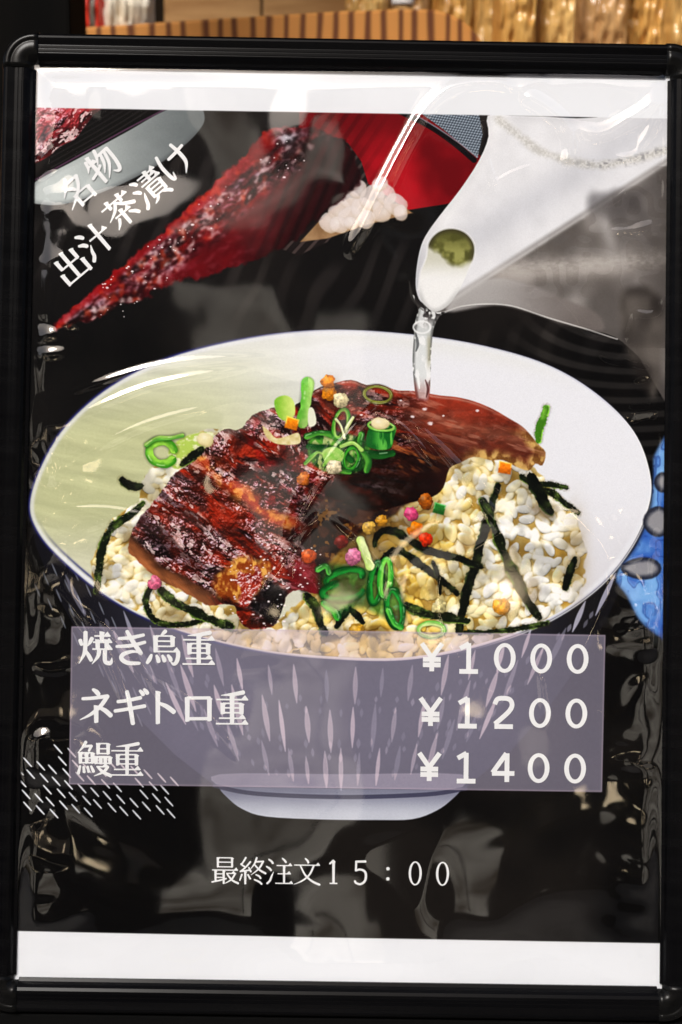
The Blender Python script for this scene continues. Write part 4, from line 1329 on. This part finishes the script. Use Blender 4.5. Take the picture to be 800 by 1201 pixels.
# ------------------------------------------------------------------ the clear film, wrinkled
def film_height(X, Y):
    """millimetres above the sheet; X, Y in layout units"""
    x = X.astype(np.float32); y = Y.astype(np.float32)
    h = np.full(x.shape, 4.5, np.float32)
    def swirl(fx, fy, seed, warp, wl):
        wx = x + warp * (fbm(x / wl, y / wl, 2, seed) - .5)
        wy = y + warp * (fbm(x / wl + 31, y / wl + 7, 2, seed + 1) - .5)
        return fbm(wx / fx + seed, wy / fy + 2 * seed, 1, seed + 2) - .5
    h += 10.0 * swirl(230, 240, 1, 110, 240)
    dl, dr = x - (42 - (y - 78) * .0234), (785 - (y - 90) * .0094) - x
    dt, db = y - 80, 1152 - y
    edge = np.exp(-np.maximum(dl, 0) / 50) + np.exp(-np.maximum(dr, 0) / 60)
    low = sstep(860, 1000, y)
    # puckers along the left and right edges, broad swirls in the lower part
    h += edge * (9.5 * swirl(66, 62, 3, 60, 80) + 1.2 * swirl(34, 28, 2, 30, 40))
    h += low * 9.5 * swirl(190, 130, 4, 150, 210)
    h += 3.6 * swirl(130, 100, 5, 90, 140)
    # folds
    def fold(pts, sig, amp, ends=.25):
        P = spline(pts, False, 8)
        lo, hi = P.min(0) - 5 * sig, P.max(0) + 5 * sig
        m = (x > lo[0]) & (x < hi[0]) & (y > lo[1]) & (y < hi[1])
        xs, ys = x[m], y[m]
        d = np.full(xs.shape, 1e9, np.float32); u = np.zeros(xs.shape, np.float32); acc = 0
        for (ax, ay), (bx, by) in zip(P[:-1], P[1:]):
            ex, ey = bx - ax, by - ay
            L = math.hypot(ex, ey)
            t = np.clip(((xs - ax) * ex + (ys - ay) * ey) / (L * L), 0, 1)
            dd = np.hypot(xs - ax - t * ex, ys - ay - t * ey)
            k = dd < d
            d = np.where(k, dd, d); u = np.where(k, acc + t * L, u); acc += L
        t = u / acc
        win = sstep(0, ends, t) * sstep(1, 1 - ends, t)
        h[m] += amp * win * np.exp(-(d / sig) ** 2)
    # the big bright crease over the teapot and its loop
    fold([(406, 306), (440, 240), (470, 180), (500, 130), (535, 103), (580, 98), (612, 112)], 7, 3.0, .12)
    fold([(604, 112), (620, 100), (646, 94)], 5, 1.2)
    fold([(606, 110), (640, 128), (664, 150), (668, 178), (660, 206)], 8, 3.2, .15)
    fold([(664, 145), (700, 158), (740, 140), (768, 122), (778, 126), (762, 156), (744, 182), (728, 184), (716, 174)], 8, 3.0, .15)
    fold([(566, 140), (568, 172), (576, 205), (584, 224)], 4, 1.0)
    fold([(660, 245), (700, 246), (735, 222), (745, 205)], 5, 1.2)
    # drawn creases fanning over the bowl
    for (a, b2, sg, am) in (((60, 470), (330, 420), 4, .7), ((60, 505), (300, 432), 4, .8), ((55, 560), (290, 470), 5, .6), ((52, 600), (200, 612), 3.5, .8),
                            ((60, 640), (190, 600), 4, .5), ((470, 480), (570, 610), 3.4, .9), ((490, 500), (600, 640), 3.4, .7), ((520, 560), (640, 660), 4, .8),
                            ((540, 540), (690, 700), 4, .6), ((330, 640), (470, 450), 6, .8), ((345, 690), (360, 560), 5, .7), ((300, 700), (390, 590), 5, .7),
                            ((380, 600), (470, 690), 4, .5), ((430, 470), (520, 560), 3.5, .7), ((600, 620), (700, 720), 4, .6), ((60, 680), (160, 860), 5, .9),
                            ((80, 700), (200, 850), 5, .7), ((150, 780), (290, 900), 5, .8), ((560, 230), (640, 190), 3, .4), ((600, 700), (640, 860), 5, .6)):
        mid = ((a[0] + b2[0]) / 2 + (b2[1] - a[1]) * .06, (a[1] + b2[1]) / 2 - (b2[0] - a[0]) * .06)
        fold([a, mid, b2], sg, am * 1.45, .4)
    rs = np.random.RandomState(21)
    for k in range(46):     # short puckers running in from the clamped edges
        side = rs.rand()
        yy = 130 + rs.rand() * 980
        if side < .5:
            a = (26 + rs.rand() * 8, yy); b2 = (60 + rs.rand() * 60, yy + (rs.rand() - .5) * 60)
        else:
            a = (786 - rs.rand() * 10, yy); b2 = (740 - rs.rand() * 50, yy + (rs.rand() - .5) * 60)
        fold([a, ((a[0] + b2[0]) / 2, (a[1] + b2[1]) / 2 + 6), b2], 5 + 6 * rs.rand(), (rs.rand() - .4) * 2.2, .35)
    pin = sstep(0, 26, np.minimum(np.minimum(dl, dr), np.minimum(dt, db)))
    h = 2.2 + (h - 2.2) * pin
    return np.maximum(h, 1.5)


NX, NZ = 400, 570
gx = np.linspace(-OW / 2 - .003, OW / 2 + .003, NX)
gz = np.linspace(-.003, OH + .003, NZ)
xx, zz = np.meshgrid(gx, gz)
LX, LY = layout_xy(xx, zz)
hh = film_height(LX, LY) * .001
verts = np.stack([xx, -hh, zz + Z0], -1).reshape(-1, 3)
idx = np.arange(NX * NZ).reshape(NZ, NX)
quads = np.stack([idx[:-1, :-1], idx[:-1, 1:], idx[1:, 1:], idx[1:, :-1]], -1).reshape(-1, 4)
me = bpy.data.meshes.new('clear_cover')
me.vertices.add(len(verts)); me.vertices.foreach_set('co', verts.astype(np.float32).ravel())
me.loops.add(quads.size); me.loops.foreach_set('vertex_index', quads.ravel().astype(np.int32))
me.polygons.add(len(quads))
me.polygons.foreach_set('loop_start', np.arange(0, quads.size, 4, dtype=np.int32))
me.polygons.foreach_set('use_smooth', np.ones(len(quads), bool))
me.update(calc_edges=True)
me.materials.append(film)
cover = bpy.data.objects.new('clear_cover', me)
C.objects.link(cover)
cover.parent = sign

# ------------------------------------------------------------------ the snap frame: rails and rounded corners
RW = .0286
_prof = [(-.0015, -.0002), (-.0015, .0022), (.0012, .0034), (.0030, .0062), (.0052, .0086), (.0078, .0098)]
q = .0088
while q < .0190:               # fine ribs along the rail
    _prof += [(q, .0100), (q + .0007, .00988), (q + .0014, .0100)]
    q += .0035
_prof += [(.0206, .0106), (.0228, .0110), (.0246, .0106), (.0262, .0094), (.0274, .0076), (.0283, .0050), (RW, .0020), (RW, -.013), (.010, -.013)]
PROF = [(w - 0, h) for w, h in _prof]


def sweep(name, frames, mat):
    """frames: list of functions (w, h) -> point; skins the rail profile through them"""
    V, F = [], []
    n = len(PROF)
    for fr_ in frames:
        V += [fr_(w, h) for w, h in PROF]
    for i in range(len(frames) - 1):
        for j in range(n - 1):
            F.append((i * n + j, (i + 1) * n + j, (i + 1) * n + j + 1, i * n + j + 1))
    F.append(tuple(range(n))[::-1]); F.append(tuple((len(frames) - 1) * n + j for j in range(n)))
    bm = bmesh.new()
    vs = [bm.verts.new(p) for p in V]
    for f in F:
        bm.faces.new([vs[i] for i in f])
    return link_bm(name, bm, mat, sign)


x0, x1, z0, z1 = -OW / 2, OW / 2, Z0, Z0 + OH
G = .0042      # the corner pieces reach a little along the rails
sweep('frame_rail', [lambda w, h, X=X: (X, -h, z1 + w) for X in (x0 + G, x1 - G)], black_alu)
sweep('frame_rail', [lambda w, h, X=X: (X, -h, z0 - w) for X in (x0 + G, x1 - G)], black_alu)
sweep('frame_rail', [lambda w, h, Z=Z: (x0 - w, -h, Z) for Z in (z0 + G, z1 - G)], black_alu)
sweep('frame_rail', [lambda w, h, Z=Z: (x1 + w, -h, Z) for Z in (z0 + G, z1 - G)], black_alu)


def corner(cx, cz, sx, sz):
    fs = [lambda w, h: (cx + sx * -G, -h - .0007, cz + sz * (w + .0006))]
    for k in range(13):
        a = math.pi / 2 * k / 12
        fs.append(lambda w, h, a=a: (cx + sx * (w + .0006) * math.sin(a), -h - .0007, cz + sz * (w + .0006) * math.cos(a)))
    fs.append(lambda w, h: (cx + sx * (w + .0006), -h - .0007, cz + sz * -G))
    global PROF
    keep = PROF
    PROF = [(-.0012, -.0002), (-.0012, .0030), (.0015, .0044), (.0040, .0080), (.0075, .0100), (.0130, .0106), (.0185, .0106), (.0195, .0100), (.0205, .0106), (.0230, .0112),
            (.0250, .0106), (.0266, .0092), (.0278, .0070), (RW, .0035), (RW, -.013), (.010, -.013)]
    PROF = [(max(w, .0), h) for w, h in PROF]
    PROF[0] = (.0, -.0002); PROF[1] = (.0003, .0030)
    o = sweep('frame_corner', fs, black_plastic)
    PROF = keep
    o.data.polygons.foreach_set('use_smooth', [True] * len(o.data.polygons))
    return o


corner(x0, z1, -1, 1); corner(x1, z1, 1, 1); corner(x0, z0, -1, -1); corner(x1, z0, 1, -1)
# the stand below and behind
box('kick_panel', x0 - RW + .004, x1 + RW - .004, -.004, .012, Z0 - .17, Z0 - RW - .001, dark_board, sign, .002)
for sx in (-1, 1):
    box('leg', sx * (OW / 2 + .012) - .012, sx * (OW / 2 + .012) + .012, .0135, .034, .0, Z0 + OH + .01, black_alu, sign, .003)
    bm = bmesh.new()
    add_box(bm, -.011, .011, -.010, .010, -1.10, 0, .003)
    bmesh.ops.rotate(bm, verts=bm.verts, cent=(0, 0, 0), matrix=Matrix.Rotation(math.radians(31), 3, 'X'))
    bmesh.ops.translate(bm, verts=bm.verts, vec=(sx * (OW / 2 + .012), .052, Z0 + OH - .06))
    link_bm('back_leg', bm, black_alu, sign)
# ------------------------------------------------------------------ across the street (seen only as reflections in the film)
fac_m, nt, b = new_mat('facade_render', (.05, .045, .04), .8)
noisy(fac_m, nt, b, (.03, .026, .022), (.07, .06, .05), (.6, .6, 1.5), 5)
dark_m, nt, b = new_mat('facade_opening', (.012, .011, .01), .5)
noisy(dark_m, nt, b, (.004, .004, .004), (.02, .018, .014), (2, 2, 2), 4)
trim_m, nt, b = new_mat('facade_trim', (.35, .31, .26), .7)
noisy(trim_m, nt, b, (.28, .24, .2), (.4, .36, .3), (3, 3, 3), 4)
lit_m, nt, b = new_mat('lit_shop_window', (.1, .09, .07), .4)
co = nt.nodes.new('ShaderNodeTexCoord'); nz_ = nt.nodes.new('ShaderNodeTexNoise'); nz_.inputs['Scale'].default_value = 1.2; nz_.inputs['Detail'].default_value = 3
rp = nt.nodes.new('ShaderNodeValToRGB')
rp.color_ramp.elements[0].position = .3; rp.color_ramp.elements[1].position = .75
rp.color_ramp.elements[0].color = (.12, .09, .06, 1); rp.color_ramp.elements[1].color = (1, .92, .80, 1)
nt.links.new(co.outputs['Object'], nz_.inputs['Vector']); nt.links.new(nz_.outputs['Fac'], rp.inputs[0]); nt.links.new(rp.outputs[0], b.inputs['Emission Color'])
b.inputs['Emission Strength'].default_value = 1.35
lantern_m, nt, b = new_mat('lit_paper_lantern', (.6, .45, .3), .6)
b.inputs['Emission Color'].default_value = (1, .78, .5, 1)
b.inputs['Emission Strength'].default_value = 5
rw = random.Random(4)
x = -15.0
while x < 15:                      # a row of narrow shop houses with different roof heights
    w = 3.2 + rw.random() * 2.4
    hgt = 6.0 + 3.0 * rw.random()
    st = box('street_wall', x, x + w - .02, -9.4, -9.0, 0, hgt, fac_m)
    st['kind'] = 'structure'
    box('eaves', x - .05, x + w + .03, -9.5, -8.55, hgt + .002, hgt + .14, dark_m, st)
    n = 2 + int(rw.random() * 2)
    ww = (w - .3) / n
    for i in range(n):
        a = x + .15 + i * ww + .08
        o = box('shop_window', a, a + ww - .22, -9.0, -8.97, .4, 2.5, lit_m if rw.random() < .85 else dark_m, st)
        box('window_bar', a + ww / 2 - .14, a + ww / 2 - .09, -8.968, -8.93, .5, 2.4, dark_m, o)
        for zf in (3.6, 5.9):
            if hgt < zf + 1.7:
                continue
            o = box('window', a + .1, a + ww - .4, -9.0, -8.97, zf, zf + 1.4, lit_m if rw.random() < .5 else dark_m, st)
            box('sill', a + .04, a + ww - .34, -8.998, -8.86, zf - .18, zf - .02, trim_m, o)
    for i in range(int(w / .9)):
        lx_ = x + .5 + i * .9
        bm = bmesh.new()
        bmesh.ops.create_uvsphere(bm, u_segments=14, v_segments=9, radius=.10)
        bmesh.ops.scale(bm, verts=bm.verts, vec=(1, 1, 1.25))
        bmesh.ops.translate(bm, verts=bm.verts, vec=(lx_, -8.3, 2.75))
        add_box(bm, lx_ - .01, lx_ + .01, -8.999, -8.3, 2.98, 3.0)
        link_bm('lantern', bm, lantern_m, st, True)
    box('signboard', x + .1, x + w - .14, -8.998, -8.85, 2.62, 3.2, trim_m if rw.random() < .5 else dark_m, st)
    x += w

# the shop's own canopy overhead
can_m, nt, b = new_mat('canopy_boards', (.05, .03, .02), .7)
noisy(can_m, nt, b, (.03, .02, .014), (.07, .045, .03), (14, 2, 14), 5)
ca = box('canopy', -4, 4, .12, 1.75, 2.75, 2.83, can_m)
ca['kind'] = 'structure'
for k in range(9):
    x = -3.9 + k * .96
    box('rafter', x, x + .07, .14, 1.74, 2.64, 2.7495, can_m, ca)

# ------------------------------------------------------------------ behind the sign: post, counter, tray and goods
def wood(name, c0, c1, scale, bump=.25, rough=(.4, .6)):
    m, nt, b = new_mat(name, c0, .5)
    noisy(m, nt, b, c0, c1, scale, 7, bump=bump, dist=.002, rough=rough)
    b.inputs['Specular IOR Level'].default_value = .06 if c1[0] < .02 else .4
    return m


post_m = wood('black_stained_wood', (.0015, .0015, .0015), (.004, .0035, .003), (30, 30, 3), .1, (.7, .8))
counter_m = wood('counter_wood', (.16, .075, .03), (.30, .16, .07), (3, 60, 60))
tray_m, nt, b = new_mat('tray_wood', (.4, .2, .08), .45)
co = nt.nodes.new('ShaderNodeTexCoord'); mp = nt.nodes.new('ShaderNodeMapping'); mp.inputs['Scale'].default_value = (34, 34, 6)
mp.inputs['Rotation'].default_value = (0, .12, 0)
wv = nt.nodes.new('ShaderNodeTexWave'); wv.inputs['Scale'].default_value = .42; wv.inputs['Distortion'].default_value = 9; wv.inputs['Detail'].default_value = 3; wv.inputs['Detail Scale'].default_value = .6
rp = nt.nodes.new('ShaderNodeValToRGB'); rp.color_ramp.elements[0].color = (.13, .035, .008, 1); rp.color_ramp.elements[1].color = (.60, .26, .06, 1)
rp.color_ramp.elements[0].position = .05; rp.color_ramp.elements[1].position = .55
nt.links.new(co.outputs['Object'], mp.inputs[0]); nt.links.new(mp.outputs[0], wv.inputs['Vector']); nt.links.new(wv.outputs['Fac'], rp.inputs[0]); nt.links.new(rp.outputs[0], b.inputs['Base Color'])

p0, p1 = at(-40, 0, .42), at(82, 20, .42)
pt = box('post', p0.x, p1.x, .42, .52, 0, 2.4, post_m, bev=.004)
tag(pt, 'black stained upright post behind the upper left corner of the sign', 'post')

# counter whose top lies just below the line of the frame
YC = .78
ctz = at(400, 62, YC).z
ctr = thing('display_counter', 'brown wooden display counter behind the top of the sign', 'counter', (0, YC, 0))
box('counter_top', -1.2, 1.2, 0, .75, ctz - .04, ctz, counter_m, ctr, .003)
for x in (-1.1, 1.1):
    for y in (.06, .69):
        box('leg', x - .03, x + .03, y - .03, y + .03, 0, ctz - .0405, counter_m, ctr)
box('front_panel', -1.06, 1.06, .05, .065, .1, ctz - .0405, counter_m, ctr)

# serving board: thick, round shouldered, propped upright on the counter
YB = YC + .10
P = [at(u, v, YB) for u, v in ((40, 36), (82, 33), (240, 22.5), (400, 13), (470, 10.5), (508, 11), (526, 15), (540, 22), (552, 32), (562, 43), (566, 54))]
board = thing('serving_board', 'light brown serving board with dark grain and sloping upper edge propped on the counter', 'board', (0, YB, ctz))
V, F = [], []
xs = [(p.x, p.z - ctz) for p in P]
xs = xs + [(xs[-1][0], .0005), (xs[0][0], .0005)]
n = len(xs)
cxm = sum(a for a, _ in xs) / n
for y, ins in ((.004, .0), (.0, .003), (.020, .003), (.016, .0)):
    pass
for y, ins in ((.0, .0035), (.0035, .0), (.0145, .0), (.018, .0035)):
    V += [(a + (ins if a < cxm else -ins), y, max(z - ins, .0005)) for a, z in xs]
for r in range(3):
    for k in range(n):
        k2 = (k + 1) % n
        F.append((r * n + k, r * n + k2, (r + 1) * n + k2, (r + 1) * n + k))
F.append(tuple(range(n))); F.append(tuple(3 * n + k for k in range(n))[::-1])
bm = bmesh.new()
vs = [bm.verts.new(p) for p in V]
for f in F:
    bm.faces.new([vs[i] for i in f])
link_bm('board_body', bm, tray_m, board)


def packet(name, label, cat, c, w, h, d, mat, seed, group=None, rz=0.0, crimp=None):
    """a pillow pack standing on the counter, creased film over lumpy contents"""
    nx, nz = 30, 40
    V, F = [], []
    nzs = Noise(300 + seed)
    for side in (-1, 1):
        for j in range(nz + 1):
            for i in range(nx + 1):
                s, t = i / nx * 2 - 1, j / nz * 2 - 1
                k = max(0, 1 - abs(s) ** 2.6) ** .6 * max(0, 1 - abs(t) ** 3.2) ** .6
                a = np.float32([[i * .33 + seed]]); b2 = np.float32([[j * .13 + side]])
                n1 = float(nzs(a * 1.9, b2)[0, 0]) - .5
                n2 = float(nzs(a * .8 + 30, b2 * 2.6 + 9)[0, 0]) - .5
                y = side * (d / 2 * k * (1 + .4 * n2) + .012 * n1 * min(1, 3 * k))
                V.append((s * w / 2 * (1 - .05 * abs(t) * n2), y, (t + 1) / 2 * h + .0005))
    m = (nx + 1) * (nz + 1)
    for sd in (0, 1):
        for j in range(nz):
            for i in range(nx):
                a = sd * m + j * (nx + 1) + i
                q = (a, a + 1, a + nx + 2, a + nx + 1)
                F.append(q if sd == 0 else q[::-1])
    root = thing(name, label, cat, c, group)
    root.rotation_euler = (0, 0, rz)
    link_mesh('wrapper', V, F, mat, root, True)
    z = h * .985
    bm = bmesh.new()
    add_box(bm, -w / 2, w / 2, -.0012, .0012, z, z + .014)
    link_bm('seal_strip', bm, crimp or mat, root)
    return root


def amber(name, c0, c1, hi, rough=.18):
    m, nt, b = new_mat(name, c0, rough, .6)
    noisy(m, nt, b, c0, c1, (26, 26, 5), 5, rough=(.08, .3))
    return m


ambers = [amber('amber_film', (.42, .18, .035), (.88, .52, .15), 0), amber('honey_film', (.50, .25, .06), (.90, .60, .22), 0), amber('toffee_film', (.20, .09, .03), (.72, .42, .17), 0)]
words = ['amber cellophane packet directly right of the serving board', 'pale honey packet second to the right of the serving board', 'toffee brown packet third to the right of the serving board',
         'golden packet fourth to the right of the board', 'amber packet at the far right above the frame corner']
us = [602, 656, 704, 752, 806]
for k, (u, lab) in enumerate(zip(us, words)):
    yy = YC + .10 + .05 * (k % 2)
    c = at(u, 40, yy)
    packet('snack_packet', lab, 'packet', (c.x, yy, ctz), .060 + .006 * (k % 3), .15, .045, ambers[k % 3], k, 'snack packets beside the serving board', rz=.1 - .08 * k)
us = [430, 478, 528, 574]
words = ['golden snack packet behind the serving board beside the plank box', 'amber snack packet behind the serving board and the white lidded jar', 'dark toffee packet behind the serving board near its rounded corner', 'honey packet standing behind the rounded end of the serving board']
for k, (u, lab) in enumerate(zip(us, words)):
    yy = YC + .30 + .02 * k
    c = at(u, 20, yy)
    packet('snack_packet', lab, 'packet', (c.x, yy, ctz), .066, .17, .045, ambers[(k + 1) % 3], 7 + k, 'snack packets behind the serving board', rz=.12 * (k - 1.5))

# red striped packet and cream paper bag at the left
red_m, nt, b = new_mat('red_wrapper', (.6, .03, .015), .3)
co = nt.nodes.new('ShaderNodeTexCoord'); sp = nt.nodes.new('ShaderNodeSeparateXYZ')
wv = nt.nodes.new('ShaderNodeTexWave'); wv.inputs['Scale'].default_value = 16; wv.inputs['Distortion'].default_value = 1.35
rp = nt.nodes.new('ShaderNodeValToRGB')
rp.color_ramp.interpolation = 'CONSTANT'
rp.color_ramp.elements[0].color = (.62, .035, .015, 1); rp.color_ramp.elements[1].color = (.18, .15, .12, 1); rp.color_ramp.elements[1].position = .66
nt.links.new(co.outputs['Object'], wv.inputs['Vector']); nt.links.new(wv.outputs['Fac'], rp.inputs[0]); nt.links.new(rp.outputs[0], b.inputs['Base Color'])
cream_m, nt, b = new_mat('cream_paper', (.8, .74, .6), .45)
noisy(cream_m, nt, b, (.72, .62, .45), (.86, .82, .74), (12, 12, 12), 4, bump=.3, dist=.004)
c = at(102, 40, YC + .12)
packet('striped_packet', 'red and brown striped packet beside the black post', 'packet', (c.x, YC + .12, ctz), .05, .15, .03, red_m, 20)
c = at(150, 40, YC + .14)
packet('paper_bag', 'crumpled cream paper bag between striped packet and plank box', 'bag', (c.x, YC + .14, ctz), .075, .16, .05, cream_m, 23, rz=.2)

# plank box behind the tray
plank_m = wood('plank_wood', (.36, .18, .06), (.60, .36, .15), (5, 40, 40), .2)
cr0, cr1 = at(196, 20, YC + .42), at(418, 20, YC + .42)
crate = thing('plank_box', 'pale orange wooden plank box behind the serving board', 'box', ((cr0.x + cr1.x) / 2, YC + .42, ctz))
hw = (cr1.x - cr0.x) / 2
for sx in (-1, 1):
    box('plank', (-hw if sx < 0 else .002), (-.002 if sx < 0 else hw), 0, .012, .0005, .30, plank_m, crate, .002)
    box('side', sx * hw - .006, sx * hw + .006, .0125, .18, .0005, .30, plank_m, crate, .002)

# small jar with white lid standing on the tray
c = at(472, 8, YC + .19)
jar = thing('jar', 'small jar with a white lid peeking over the serving board', 'jar', (c.x, YC + .17, ctz))
glass_m = amber('jar_glass', (.30, .16, .06), (.5, .3, .12), 0)
lid_m, nt, b = new_mat('white_lid', (.82, .8, .78), .35)


def lathe(prof, n=24):
    V, F = [], []
    for r, z in prof:
        V += [(r * math.cos(2 * math.pi * k / n), r * math.sin(2 * math.pi * k / n), z) for k in range(n)]
    for j in range(len(prof) - 1):
        for k in range(n):
            k2 = (k + 1) % n
            F.append((j * n + k, j * n + k2, (j + 1) * n + k2, (j + 1) * n + k))
    F.append(tuple(range(n))[::-1]); F.append(tuple((len(prof) - 1) * n + k for k in range(n)))
    return V, F


jh = at(472, 6, YC + .17).z - ctz
link_mesh('body', *lathe([(.018, .0), (.021, .004), (.021, jh * .7), (.014, jh * .85), (.013, jh - .001)]), glass_m, jar, True)
link_mesh('lid', *lathe([(.0155, jh), (.016, jh + .002), (.016, jh + .014), (.014, jh + .018), (.004, jh + .019)]), lid_m, jar, True)
